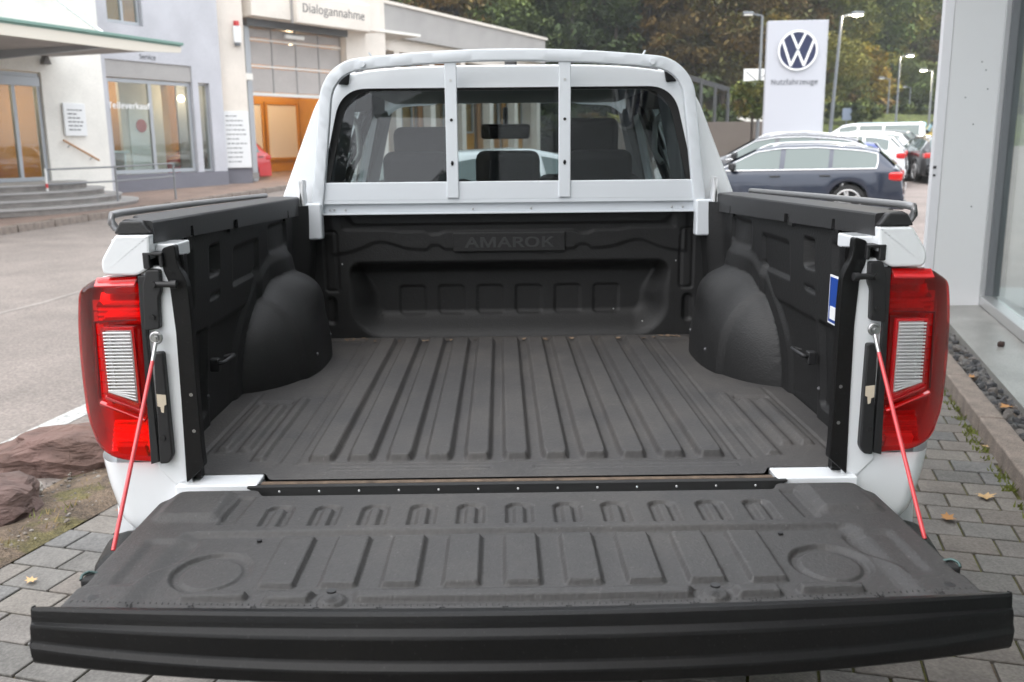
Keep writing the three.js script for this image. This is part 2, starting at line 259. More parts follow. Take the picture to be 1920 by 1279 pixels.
// rear posts: liner end plates, painted jambs, latch hardware, cables
{
  const plate = [[-0.727, 1.375], [-0.698, 1.384], [-0.697, 1.339], [-0.679, 1.308], [-0.676, 1.235], [-0.677, 1.151], [-0.676, 0.946], [-0.674, 0.905], [-0.715, 0.868], [-0.712, 1.057], [-0.711, 1.198], [-0.716, 1.303], [-0.727, 1.331]];
  const [p0, p1] = both('post_plate', [extr(roundPoly(plate, [0.01, 0.01, 0.03, 0.03, 0.03, 0, 0, 0.005, 0.005, 0, 0, 0.02, 0.01]), 0.02, 0.002).translate(0, 0, -0.026), span(-0.79, -0.69, 0.87, 1.36, -0.05, -0.027)], M.cap);
  for (const [p, s] of [[p0, -1], [p1, 1]]) for (const y of [0.985, 1.065]) mesh('bolt', T(new THREE.CylinderGeometry(0.004, 0.004, 0.004, 10), s * 0.690, y, -0.006, Math.PI / 2), M.steel, p);
  both('painted_jamb', [extr(poly([[-0.728, 1.338], [-0.712, 1.303], [-0.708, 1.198], [-0.709, 1.057], [-0.713, 0.873], [-0.74, 0.862], [-0.775, 0.90], [-0.775, 1.34]]), 0.06, 0.004).translate(0, 0, -0.072), span(-0.775, -0.705, 1.352, 1.382, -0.12, -0.03, 0.004), span(-0.80, -0.705, 0.72, 0.862, -0.10, -0.02, 0.01)], M.paint);
  const [l0, l1] = both('latch_plate', [extr(roundPoly([[-0.758, 1.333], [-0.730, 1.333], [-0.730, 1.29], [-0.737, 1.275], [-0.739, 1.21], [-0.772, 1.205], [-0.768, 1.30]], 0.006), 0.012, 0.003).translate(0, 0, -0.008), extr(roundPoly([[-0.757, 1.16], [-0.737, 1.16], [-0.735, 0.935], [-0.745, 0.918], [-0.764, 0.916]], 0.006), 0.014, 0.003).translate(0, 0, -0.008), extr(poly([[-0.776, 1.32], [-0.760, 1.32], [-0.768, 1.2], [-0.766, 0.92], [-0.784, 0.915]]), 0.014, 0.002).translate(0, 0, -0.01)], M.black);
  const latch = both('latch_box', [span(-0.762, -0.748, 1.335, 1.366, -0.03, 0.008, 0.003), span(-0.73, -0.722, 1.337, 1.366, -0.03, 0.006, 0.003), span(-0.762, -0.722, 1.362, 1.368, -0.03, 0.008, 0.002), span(-0.76, -0.722, 1.337, 1.366, -0.04, -0.028)], M.black);
  both('striker_pin', [rod([-0.745, 1.303, 0.004], [-0.700, 1.303, 0.012], 0.0065, 12), rod([-0.745, 1.303, -0.02], [-0.745, 1.303, 0.014], 0.007, 10), T(new THREE.CylinderGeometry(0.009, 0.009, 0.012, 12), -0.701, 1.303, 0.012, 0, 0, Math.PI / 2)], M.black);
  for (const [p, s] of [[l0, -1], [l1, 1]]) for (const y of [1.235, 0.975]) mesh('bolt', T(new THREE.CylinderGeometry(0.006, 0.006, 0.006, 8), s * 0.752, y, 0.010, Math.PI / 2), M.rubber, p);
  const [s0, s1] = both('torn_tag', [extr(poly([[-0.757, 1.071], [-0.738, 1.069], [-0.738, 1.048], [-0.743, 1.046], [-0.745, 1.030], [-0.750, 1.032], [-0.751, 1.043], [-0.757, 1.045]]), 0.0015).translate(0, 0, 0.0095)], std([0.62, 0.54, 0.42], 0.8));
  s0.userData.label = s1.userData.label = 'torn beige paper tag';
  for (const s of [-1, 1]) {
    const a = [s * 0.745, 1.193, 0.016], e = [s * 0.757, 0.846, 0.288];
    const c = mesh('tailgate_cable', [tube([[s * 0.7455, 1.150, 0.046], [s * 0.7500, 1.0, 0.168], e], 0.0043, 20, 8)], M.cable, truck);
    c.userData.label = 'red sheathed steel cable holding the tailgate';
    mesh('cable_eye', [T(new THREE.TorusGeometry(0.0105, 0.0036, 8, 20), ...a), T(new THREE.CylinderGeometry(0.0075, 0.0075, 0.010, 6), a[0], a[1], 0.018, Math.PI / 2), T(new THREE.CylinderGeometry(0.004, 0.004, 0.006, 12), a[0], a[1], 0.024, Math.PI / 2), rod([s * 0.745, 1.182, 0.022], [s * 0.7455, 1.147, 0.048], 0.0042, 10)], M.steel, c);
  }
}

M.lensSolid = phy([0.62, 0.012, 0.018], 0.12, { clearcoat: 1, clearcoatRoughness: 0.03 });
// tail lamps: red cover over shaped reflectors, clear reversing lens
{
  const out = roundPoly([[-0.900, 1.287], [-0.860, 1.316], [-0.776, 1.318], [-0.781, 1.19], [-0.776, 0.915], [-0.852, 0.921], [-0.892, 0.944], [-0.914, 1.008], [-0.918, 1.12], [-0.912, 1.22]], [0.012, 0.014, 0.004, 0.05, 0.004, 0.025, 0.016, 0.02, 0.05, 0.05]);
  const bend = (x) => -0.012 - 0.062 * Math.pow(clamp((-x - 0.85) / 0.092), 1.7);   // the lamp wraps round the corner
  const pts = out.getPoints(6); for (const p of pts) if (p.x < -0.85) p.x = -0.85 + (p.x + 0.85) * 1.36;
  const hole = [[-0.852, 1.209], [-0.797, 1.209], [-0.796, 1.052], [-0.855, 1.079]];
  const wrap = (g, off = 0) => { const p = g.attributes.position; for (let i = 0; i < p.count; i++) p.setZ(i, p.getZ(i) + bend(p.getX(i)) + off); g.computeVertexNormals(); return g; };
  const cover = new THREE.Shape(pts); cover.holes.push(new THREE.Path(hole.map((h) => new THREE.Vector2(...h))));
  // front skin meshed finely so that it can bend
  const inside = (x, y, P) => { let c = false; for (let i = 0, j = P.length - 1; i < P.length; j = i++) { const a = P[i], b = P[j]; if ((a[1] > y) !== (b[1] > y) && x < (b[0] - a[0]) * (y - a[1]) / (b[1] - a[1]) + a[0]) c = !c; } return c; };
  const loop = pts.map((p) => [p.x, p.y]);
  const skin = (outer, inset, bulge) => {
    const cx = -0.865, cy = 1.115, rings = [1, 0.985, 0.96, 0.9, 0.8, 0.65, 0.45, 0.2, 0.001], pos = [], idx = [], n = outer.length;
    rings.forEach((t, k) => outer.forEach((p) => { const x = cx + (p[0] - cx) * t * (1 - inset), y = cy + (p[1] - cy) * t * (1 - inset); pos.push(x, y, bend(x) + bulge * (k === 0 ? 0 : k === 1 ? 0.7 : 1)); }));
    for (let k = 0; k < rings.length - 1; k++) for (let i = 0; i < n; i++) { const a = k * n + i, b = k * n + (i + 1) % n, c = a + n, d = b + n; idx.push(a, c, b, b, c, d); }
    const g = new THREE.BufferGeometry(); g.setAttribute('position', new THREE.Float32BufferAttribute(pos, 3)); g.setIndex(idx); g.computeVertexNormals(); return g;
  };
  const rim = (outer, depth) => { const pos = [], idx = []; outer.forEach((p) => pos.push(p[0], p[1], bend(p[0]), p[0], p[1], bend(p[0]) - depth)); const n = outer.length; for (let i = 0; i < n; i++) { const a = i * 2, b = ((i + 1) % n) * 2; idx.push(a, b, a + 1, b, b + 1, a + 1); } const g = new THREE.BufferGeometry(); g.setAttribute('position', new THREE.Float32BufferAttribute(pos, 3)); g.setIndex(idx); g.computeVertexNormals(); return g; };
  const B = (x, y) => bend(x) + 0.012;
  const strip = (pa, pb, w, z, t = 0.006) => { const L = Math.hypot(pb[0] - pa[0], pb[1] - pa[1]); return box(L, w, t, 0, 0, 0, 0, 0, 0).rotateZ(Math.atan2(pb[1] - pa[1], pb[0] - pa[0])).translate((pa[0] + pb[0]) / 2, (pa[1] + pb[1]) / 2, z + (bend(pa[0]) + bend(pb[0])) / 2); };
  const lamps = both('tail_lamp', [rim(loop, 0.11), skin(loop, 0.004, -0.045)], std([0.50, 0.46, 0.46], 0.4));
  lamps.forEach((lamp, i) => {
    const put = (name, list, m) => { const g = metreUV(mrg(list)); mesh(name, i ? mirrorX(g) : g, m, lamp); };
    put('lamp_lens', [skin(loop, 0.0, 0.016), rim(loop, 0.02)], M.redLens);
    // reflector blocks behind the lens
    put('reflector', [
      box(0.075, 0.030, 0.02, -0.822, 1.298, -0.028, 0.5), box(0.085, 0.02, 0.02, -0.825, 1.268, -0.032, -0.6),
      ...[0, 1, 2, 3].map((k) => box(0.10, 0.010, 0.014, -0.832, 1.252 - k * 0.0105, -0.040, 0.5)),
      strip([-0.864, 1.225], [-0.864, 1.068], 0.012, -0.016), strip([-0.864, 1.068], [-0.786, 1.030], 0.012, -0.016), strip([-0.864, 1.225], [-0.786, 1.225], 0.009, -0.016),
      strip([-0.885, 1.035], [-0.785, 1.005], 0.008, -0.02), ...[0, 1, 2, 3, 4, 5].map((k) => box(0.085 + 0.004 * k, 0.009, 0.016, -0.828, 0.992 - k * 0.0115, -0.040, 0.6)),
    ], M.reflector);
    put('reflector', [...[0, 1, 2, 3, 4, 5, 6, 7, 8].map((k) => strip([-0.902, 1.25 - k * 0.026], [-0.882, 1.25 - k * 0.026], 0.022, -0.035)), box(0.06, 0.03, 0.02, -0.835, 0.935, -0.04, 0.4)], M.reflectorRed);
    // reversing lamp: fluted clear lens over a bright bowl
    const bowl = extr(poly(hole), 0.006).translate(0, 0, 0.001);
    put('reversing_reflector', [bowl, T(new THREE.SphereGeometry(0.022, 16, 10).scale(1, 1.2, 0.09), -0.822, 1.165, 0.006), T(new THREE.SphereGeometry(0.022, 16, 10).scale(1, 1.0, 0.09), -0.824, 1.108, 0.006), box(0.004, 0.12, 0.006, -0.842, 1.145, 0.010)], std([0.86, 0.85, 0.85], 0.28, { metalness: 0.35 }));
    const ribs = []; for (let k = 0; k < 21; k++) { const y = 1.204 - k * 0.0072, low = mix(1.079, 1.052, 0.5); if (y > low - 0.01) { const xl = -0.853, xr = -0.797, yl = Math.max(y, 1.08), yr = Math.max(y, 1.055); ribs.push(rod([xl, yl, 0.0165], [xr, yr, 0.0165], 0.0024, 6)); } }
    put('lens_flutes', ribs, std([0.78, 0.78, 0.79], 0.3, { metalness: 0.35 })); put('reversing_lens', [extr(poly(hole), 0.002).translate(0, 0, 0.0215)], M.clearLens);
    const tilt = (pa, pb, w, t, rx, z) => { const L = Math.hypot(pb[0] - pa[0], pb[1] - pa[1]); return rbox(L, w, t, 0.002, 0, 0, 0, rx).rotateZ(Math.atan2(pb[1] - pa[1], pb[0] - pa[0])).translate((pa[0] + pb[0]) / 2, (pa[1] + pb[1]) / 2, z + (bend(pa[0]) + bend(pb[0])) / 2); };
    put('lens_ledge', [tilt([-0.862, 1.0695], [-0.790, 1.038], 0.016, 0.010, -0.85, 0.019)], M.lensSolid); put('lens_ledge', [tilt([-0.880, 1.052], [-0.788, 1.012], 0.009, 0.008, -0.8, 0.017)], M.lensSolid); put('lens_ledge', [tilt([-0.866, 1.306], [-0.782, 1.308], 0.026, 0.006, -0.9, 0.012)], M.lensSolid); put('lens_groove', [strip([-0.876, 1.225], [-0.880, 1.06], 0.003, 0.0185, 0.003), strip([-0.876, 1.225], [-0.787, 1.229], 0.003, 0.0185, 0.003)], std([0.10, 0.002, 0.003], 0.4));
    put('lamp_border', [strip([-0.856, 1.212], [-0.856, 1.077], 0.006, 0.008, 0.01), strip([-0.856, 1.212], [-0.792, 1.212], 0.006, 0.008, 0.01), strip([-0.793, 1.212], [-0.792, 1.048], 0.005, 0.008, 0.01), strip([-0.858, 1.077], [-0.792, 1.047], 0.009, 0.010, 0.012)].map((g) => g.translate(0, 0, 0.014)), phy([0.45, 0.008, 0.012], 0.12, { clearcoat: 1 }));
  });
}

// bodywork of the bed: corner caps, quarter panels, outer sides, rail caps
{
  const side = (z0, z1) => {                              // outer side with a wheel opening
    const s = new THREE.Shape(); s.moveTo(z0, 0.55); s.lineTo(-1.135 - 0.44, 0.55); s.absarc(-1.135, 0.50, 0.443, Math.PI - 0.11, 0.11, true); s.lineTo(z1, 0.62); s.lineTo(z1, 1.385); s.lineTo(z0, 1.385); s.closePath(); return s;
  };
  const sg = extr(side(-1.58, -0.12), 0.03, 0.006, 20).rotateY(-Math.PI / 2); sg.translate(-0.925, 0, 0); { const p = sg.attributes.position; for (let i = 0; i < p.count; i++) p.setX(i, p.getX(i) + 0.085 * sstep(1.18, 1.385, p.getY(i)) + 0.03 * sstep(0.9, 0.6, p.getY(i))); sg.computeVertexNormals(); }
  both('bed_side', [sg], M.paint);
  both('corner_cap', [extr(roundPoly([[-0.815, 1.404], [-0.745, 1.404], [-0.749, 1.337], [-0.775, 1.321], [-0.846, 1.322], [-0.850, 1.350]], [0.006, 0.004, 0.01, 0.01, 0.012, 0.03]), 0.12, 0.005).translate(0, 0, -0.12), span(-0.865, -0.80, 1.322, 1.386, -0.4, -0.10, 0.02)], M.paint);
  // lower corner: tapers under the lamp and curls forward
  const edgeX = (y) => { const k = [[0.70, -0.815], [0.735, -0.845], [0.78, -0.874], [0.86, -0.894], [0.92, -0.902]]; let i = 0; while (i < 3 && y > k[i + 1][0]) i++; return mix(k[i][1], k[i + 1][1], clamp((y - k[i][0]) / (k[i + 1][0] - k[i][0]))); };
  both('quarter_panel', [surf(lsp(0, 1, 26), lsp(0.70, 0.914, 14), (u, y) => { const xo = edgeX(y) - 0.035, x = mix(xo, -0.705, u), r = clamp((x - xo) / 0.075), roll = 1 - Math.sqrt(Math.max(0, 1 - (1 - r) ** 2)); return [x, y, -0.012 - 0.17 * roll - 0.03 * sstep(0.78, 0.70, y)]; }), span(-0.885, -0.80, 0.908, 0.916, -0.16, -0.06, 0.003)], M.paint);
  const dark = both('lamp_surround', [span(-0.88, -0.775, 0.905, 1.315, -0.145, -0.135), span(-0.92, -0.80, 0.60, 0.84, -0.30, -0.15)], M.black);
  // rail caps
  const rail = [[-0.744, 1.338], [-0.744, 1.398], [-0.758, 1.420], [-0.85, 1.426], [-0.868, 1.408], [-0.868, 1.385], [-0.80, 1.380], [-0.752, 1.338]];
  const rg = (z) => extr(roundPoly(rail, 0.008), 1.40, 0.004).translate(0, 0, z);
  const railGeo = (() => { // front deep inner face, shallower at the rear
    const zs = lsp(-1.46, -0.018, 420), n = rail.length, pos = [], idx = [];
    const ring = (z) => { const tp = 0.050 * sstep(-0.22, -0.10, z), t = clamp((z + 1.44) / 1.4), low = mix(1.338, 1.384, t), top = mix(1.402, 1.431, t); const cut = (c, w) => Math.abs(z - c) < w; let l = low; if (cut(-0.26, 0.010) || cut(-1.25, 0.006)) l += 0.024; if (cut(-0.62, 0.022)) l += 0.022;
      return [[-0.744, l], [-0.744, top - 0.005], [-0.7465, top - 0.001], [-0.752, top], [-0.80, top + 0.003], [-0.855 + tp, top + 0.001], [-0.866 + tp, top - 0.014], [-0.866 + tp, top - 0.045], [-0.752, top - 0.040], [-0.752, l]]; };
    const m = 10; zs.forEach((z) => ring(z).forEach((p) => pos.push(p[0], p[1], z)));
    for (let k = 0; k < zs.length - 1; k++) for (let i = 0; i < m; i++) { const a = k * m + i, b = k * m + (i + 1) % m; idx.push(a, b, a + m, b, b + m, a + m); }
    const e = (zs.length - 1) * m; for (let i = 1; i < m - 1; i++) idx.push(e, e + i, e + i + 1);
    const g = new THREE.BufferGeometry(); g.setAttribute('position', new THREE.Float32BufferAttribute(pos, 3)); g.setIndex(idx); return toCreasedNormals(g, 0.5);
  })();
  const rails = both('rail_cap', [railGeo, extr(roundPoly([[-0.818, 1.406], [-0.803, 1.432], [-0.763, 1.432], [-0.744, 1.406]], 0.005), 0.03, 0.004).translate(0, 0, -0.032)], M.rail);
  const tubes = both('rail_tube', [tube([[-0.874, 1.405, -0.15], [-0.876, 1.430, -0.125], [-0.868, 1.437, -0.17], [-0.866, 1.427, -0.7], [-0.862, 1.410, -1.44]], 0.0085, 60, 8)], std([0.26, 0.26, 0.265], 0.4, { metalness: 0.5 }));
  // pockets on the inner face of the rails
  rails.forEach((r, i) => { const s = i ? 1 : -1; for (const [z, y, w, h] of [[-0.26, 1.388, 0.022, 0.020], [-0.62, 1.376, 0.046, 0.020], [-1.25, 1.354, 0.014, 0.020]]) mesh('pocket', [span(s * 0.757 - 0.004, s * 0.757 + 0.004, y - h, y + h, z - w / 2, z + w / 2)], M.rubber, r); });
}

// tailgate: moulded inner panel, painted shell, black edge cap with ruler
const gate = new THREE.Group(); gate.name = 'tailgate'; truck.add(gate);
{
  const zr = (x) => 0.545 + 0.036 * (1 - (x / 0.77) ** 2), z0 = (x) => { const a = Math.abs(x); return 0.056 - 0.034 * sstep(0.545, 0.60, a) + 0.05 * sstep(0.665, 0.745, a); };
  const xe = (z) => 0.705 + 0.047 * sstep(0.02, 0.10, z) - 0.006 * sstep(0.40, 0.43, z) + 0.008 * sstep(0.455, 0.475, z);
  const h = (x, z) => 1.05 * h0(x, z);
  const h0 = (x, z) => {
    const ax = Math.abs(x); let y = 0;
    // eleven hoop-shaped slots by the hinge
    for (let k = -5; k <= 5; k++) { const c = k * 0.096; if (Math.abs(x - c) < 0.05) { const d = sdb(x - c, z - 0.190, 0.027, 0.072, 0.022); y -= 0.007 * line(d + 0.009, 0.011) * (z < 0.222 ? 1 : 0); y += 0; } }
    // step across the panel, turned down at both ends
    const zc = 0.247 + 0.0 * x; y -= 0.010 * sstep(zc - 0.006, zc + 0.008, z) * sstep(0.655, 0.615, ax + 0.25 * Math.max(0, 0.30 - z));
    y += 0.010 * sstep(0.615, 0.66, ax) * sstep(0.24, 0.3, z) * 0;
    // ridges of the middle field
    if (ax < 0.535 && z > 0.255 && z < 0.475) for (let k = -4; k <= 4; k++) { const d = sdb(x - k * 0.104, z - 0.365, 0.0335, 0.101, 0.006); y += 0.009 * pad(d, 0.0055); }
    // cup rings
    const rr = Math.hypot(ax - 0.542, (z - 0.395) * 0.9); y -= 0.008 * line(rr - 0.060, 0.011); y -= 0.004 * sstep(0.058, 0.048, rr);
    // low rim by the outer edge with two half-round bosses
    const boss = Math.hypot(ax - 0.312, z - 0.512);
    const seg = Math.max(pad(sdb(x, z - 0.503, 0.425, 0.017, 0.008), 0.006), pad(sdb(ax - 0.508, z - 0.497, 0.056, 0.013, 0.008), 0.006));
    y += 0.010 * seg * sstep(0.033, 0.043, boss); y += 0.006 * sstep(0.026, 0.018, boss);
    y -= 0.010 * sstep(0.480, 0.486, z) * (1 - sstep(0.486, 0.492, z)) * 0;
    
    // side flanges
    y -= 0.006 * sstep(0.600, 0.608, ax - 0.05 * sstep(0.3, 0.45, z)) * sstep(0.27, 0.29, z) * (1 - sstep(0.44, 0.47, z)) * sstep(0.70, 0.68, ax);
    y += 0.012 * pad(sdb(ax - 0.655, z - 0.12, 0.075, 0.085, 0.03), 0.03);
    y -= 0.006 * pad(sdb(ax - 0.567 - 0.25 * (z - 0.13) * 0.2, z - 0.14, 0.018, 0.075, 0.004), 0.007);
    y -= 0.03 * sstep(-0.012, 0.012, ax - xe(z) + 0.004);
    return y;
  };
  mesh('inner_panel', surf([...lsp(-1, -0.999, 1), ...lsp(-0.995, 0.995, 430), ...lsp(0.999, 1, 1)], lsp(0, 1, 170), (u, v) => {
    const xg = u * 0.752, a = z0(xg), b = zr(xg), z = a + (b - a) * v, x = u * xe(z); return [x, 0.862 + h(x, z) - (v < 0.012 ? 0.02 * (1 - v / 0.012) : 0), z, x, z];
  }), M.gate, gate);
  // painted outer shell
  const sh = []; const N = 24; for (let i = 0; i <= N; i++) { const x = -0.755 + 1.51 * i / N; sh.push([x, zr(x) - 0.012]); }
  mesh('outer_shell', extr(poly([[-0.70, 0.04], ...sh, [0.70, 0.04]]), 0.052, 0.006).rotateX(Math.PI / 2).translate(0, 0.818, 0), M.paint, gate);
  // edge cap
  const prof = [[-0.024, 0.848], [-0.022, 0.862], [-0.004, 0.8645], [0.003, 0.861], [0.006, 0.850], [0.0075, 0.8425], [0.019, 0.8355], [0.0215, 0.831], [0.023, 0.796], [0.025, 0.7925], [0.034, 0.785], [0.035, 0.781], [0.031, 0.762], [0.022, 0.756], [-0.02, 0.757]];
  const xs = [-0.783, ...lsp(-0.780, 0.780, 60), 0.783], dense = []; prof.forEach((p, i) => { if (i) { const q = prof[i - 1]; dense.push([mix(q[0], p[0], 0.06), mix(q[1], p[1], 0.06)], [mix(q[0], p[0], 0.94), mix(q[1], p[1], 0.94)]); } });
  const taper = (x) => Math.pow(Math.abs(x) / 0.783, 3);
  const capG = surf(xs, lsp(0, dense.length - 1, dense.length - 1), (x, j) => { const p = dense[Math.round(j)], e = taper(x); const end = Math.abs(x) > 0.781 ? 0.004 : 0; const yy = p[1] < 0.84 && p[1] > 0.80 ? p[1] + e * 0.006 : p[1] < 0.80 ? p[1] + e * 0.020 : p[1]; return [x, yy + (yy < 0.81 ? end : -end), zr(x) + p[0] * (1 - 0.5 * e) - end, x, p[1] + p[0]]; });
  const endCap = (s) => { const x = s * 0.783, sh2 = poly(dense.map((p) => [p[0] * 0.5 + zr(x) - 0.004, p[1] < 0.80 ? p[1] + 0.024 : p[1]])); return extr(sh2, 0.002).rotateY(-Math.PI / 2).translate(x + (s > 0 ? 0.001 : 0.001), 0, 0); };
  const cap = mesh('edge_cap', mrg([metreUV(capG), endCap(-1), endCap(1)]), M.cap, gate);
  // ruler moulded along the cap: ticks and figures
  const rl = []; for (let k = 0; k <= 146; k++) { const x = -0.73 + k * 0.01, L = k % 10 === 0 ? 0.009 : k % 5 === 0 ? 0.006 : 0.004; rl.push(box(0.0011, 0.0012, L, x, 0.8618, zr(x) - 0.034 + L / 2)); }
  for (let k = 10; k <= 140; k += 10) { const x = -0.73 + k * 0.01; rl.push(text(String(k), 0.0075, 0.0012).rotateX(-Math.PI / 2).translate(x, 0.8615, zr(x) - 0.021)); }
  mesh('ruler_marks', mrg(rl), M.rubber, gate).userData.kind = 'stuff';
  for (const s of [-1, 1]) {
    mesh('gate_latch', [span(s * 0.738 - 0.014, s * 0.738 + 0.014, 0.842, 0.8595, 0.405, 0.438, 0.004)], M.rubber, gate);
    mesh('latch_hook', [tube([[s * 0.732, 0.860, 0.412], [s * 0.745, 0.864, 0.415], [s * 0.753, 0.862, 0.424], [s * 0.752, 0.858, 0.434]], 0.0028, 16, 6)], std([0.07, 0.11, 0.105], 0.35, { metalness: 0.6 }), gate);
    mesh('boss_screw', [T(new THREE.CylinderGeometry(0.008, 0.008, 0.003, 12), s * 0.312, 0.8705, 0.512)], M.black, gate);
    mesh('screw', [T(new THREE.CylinderGeometry(0.009, 0.009, 0.002, 12), s * 0.70, 0.8612, 0.505)], M.black, gate);
    for (const x of [0.29, 0.10, 0.49]) mesh('screw', [T(new THREE.CylinderGeometry(0.005, 0.005, 0.003, 10), s * x, 0.8545, 0.272)], M.black, gate);
  }
}

// bumper under the tailgate
both('rear_bumper', [rbox(0.30, 0.16, 0.20, 0.05, -0.76, 0.665, 0.0, 0, 0.18), span(-0.72, 0.0, 0.58, 0.70, -0.06, 0.10, 0.03)], M.cap);

// ladder rack behind the cab
const rack = new THREE.Group(); rack.name = 'cab_rack'; truck.add(rack);
{
  const zt = -1.48;
  const hoop = (() => {                                   // flat oval tube swept round the hoop
    const path = [];
    for (let k = 0; k < 7; k++) path.push([mix(-0.700, -0.640, k / 7), mix(1.262, 1.74, k / 7), zt]);
    for (let k = 0; k <= 12; k++) { const th = mix(82.8, 6, k / 12) * Math.PI / 180; path.push([-0.506 - 0.135 * Math.sin(th), 1.723 + 0.135 * Math.cos(th), zt]); }
    for (let k = 1; k <= 12; k++) { const d = 0.520 * k / 12; path.push([-0.520 + d, 1.857 + 0.105 * d - 0.101 * d * d, zt]); }
    const res = [...path, ...path.slice(0, -1).reverse().map(([x, y, z]) => [-x, y, z])];
    const c = new THREE.CatmullRomCurve3(res.map((p) => V(...p)), false, 'centripetal'), n = 160, sec = [];
    for (let k = 0; k < 28; k++) { const a = (k + 0.5) / 28 * Math.PI * 2, f = (v, p) => Math.sign(v) * Math.abs(v) ** p; sec.push([f(Math.cos(a), 0.22) * 0.0205, f(Math.sin(a), 0.22) * 0.018]); }
    const pos = [], idx = [], m = sec.length;
    for (let i = 0; i <= n; i++) { const p = c.getPointAt(i / n), t = c.getTangentAt(i / n), side = V(-t.y, t.x, 0).normalize(); for (const [a, b] of sec) pos.push(p.x + side.x * a, p.y + side.y * a, p.z + b); }
    for (let i = 0; i < n; i++) for (let j = 0; j < m; j++) { const a = i * m + j, b = i * m + (j + 1) % m; idx.push(a, b, a + m, b, b + m, a + m); }
    for (let j = 1; j < m - 1; j++) { idx.push(0, j + 1, j); idx.push(n * m, n * m + j, n * m + j + 1); }
    const g = new THREE.BufferGeometry(); g.setAttribute('position', new THREE.Float32BufferAttribute(pos, 3)); g.setIndex(idx); return toCreasedNormals(g, 0.6);
  })();
  mesh('hoop', metreUV(hoop), M.rack, rack);
  for (const s of [-1, 1]) {
    const b = mesh('upright', [span(s * 0.2 - 0.021, s * 0.2 + 0.021, 1.392, 1.865, zt - 0.012, zt + 0.012, 0.003)], M.rack, rack);
    for (const [y, r] of [[1.80, 0.005], [1.665, 0.0055], [1.515, 0.0055]]) mesh('hole', T(new THREE.CylinderGeometry(r, r, 0.002, 14), s * 0.2, y, zt + 0.0125, Math.PI / 2), y > 1.7 ? M.alu : M.black, b);
    mesh('hole', [span(s * 0.2 - 0.0035, s * 0.2 + 0.0035, 1.507, 1.523, zt + 0.012, zt + 0.0135)], M.black, b);
    const cl = mesh('joint_bolt', [T(new THREE.CylinderGeometry(0.010, 0.010, 0.006, 16), s * 0.505, 1.856, zt + 0.022, Math.PI / 2)], M.rack, rack);
    mesh('stop_tab', [box(0.004, 0.026, 0.03, s * 0.475, 1.884, zt, 0, 0, -s * 0.5)], M.rack, rack);
    // cast foot clamped to the bed rail
    const foot = mesh('foot_bracket', [extr(roundPoly([[-0.732, 1.25], [-0.762, 1.252], [-0.772, 1.30], [-0.768, 1.325], [-0.776, 1.345], [-0.770, 1.375], [-0.752, 1.40], [-0.744, 1.43], [-0.736, 1.465], [-0.728, 1.40], [-0.726, 1.30]].map(([x, y]) => [x * -s, y]), 0.008), 0.05, 0.008).translate(0, 0, zt - 0.02), rbox(0.03, 0.04, 0.05, 0.01, s * 0.768, 1.315, zt + 0.015), rbox(0.05, 0.02, 0.08, 0.006, s * 0.765, 1.355, zt - 0.01)], M.cast, rack);
    mesh('foot_bolt', [T(new THREE.CylinderGeometry(0.008, 0.008, 0.01, 8), s * 0.757, 1.285, zt + 0.038, Math.PI / 2)], M.steel, foot);
    mesh('lower_leg', [rbox(0.058, 0.13, 0.05, 0.008, s * 0.700, 1.315, zt + 0.006)], M.rack, rack);
  }
  mesh('crossbeam', [span(-0.672, 0.672, 1.386, 1.450, zt - 0.02, zt + 0.005, 0.003)], M.rack, rack);
  const low = mesh('lower_flange', [box(1.34, 0.050, 0.004, 0, 1.362, zt - 0.012, 0.12), box(1.34, 0.012, 0.02, 0, 1.381, zt - 0.005), span(-0.67, 0.67, 1.336, 1.341, zt - 0.02, zt + 0.004)], M.rack, rack);
  for (const x of [-0.645, -0.63, -0.59, -0.13, 0.08, 0.59, 0.63]) mesh('rivet', T(new THREE.SphereGeometry(0.004, 8, 6), x, 1.352, zt - 0.008), M.steel, low);
}

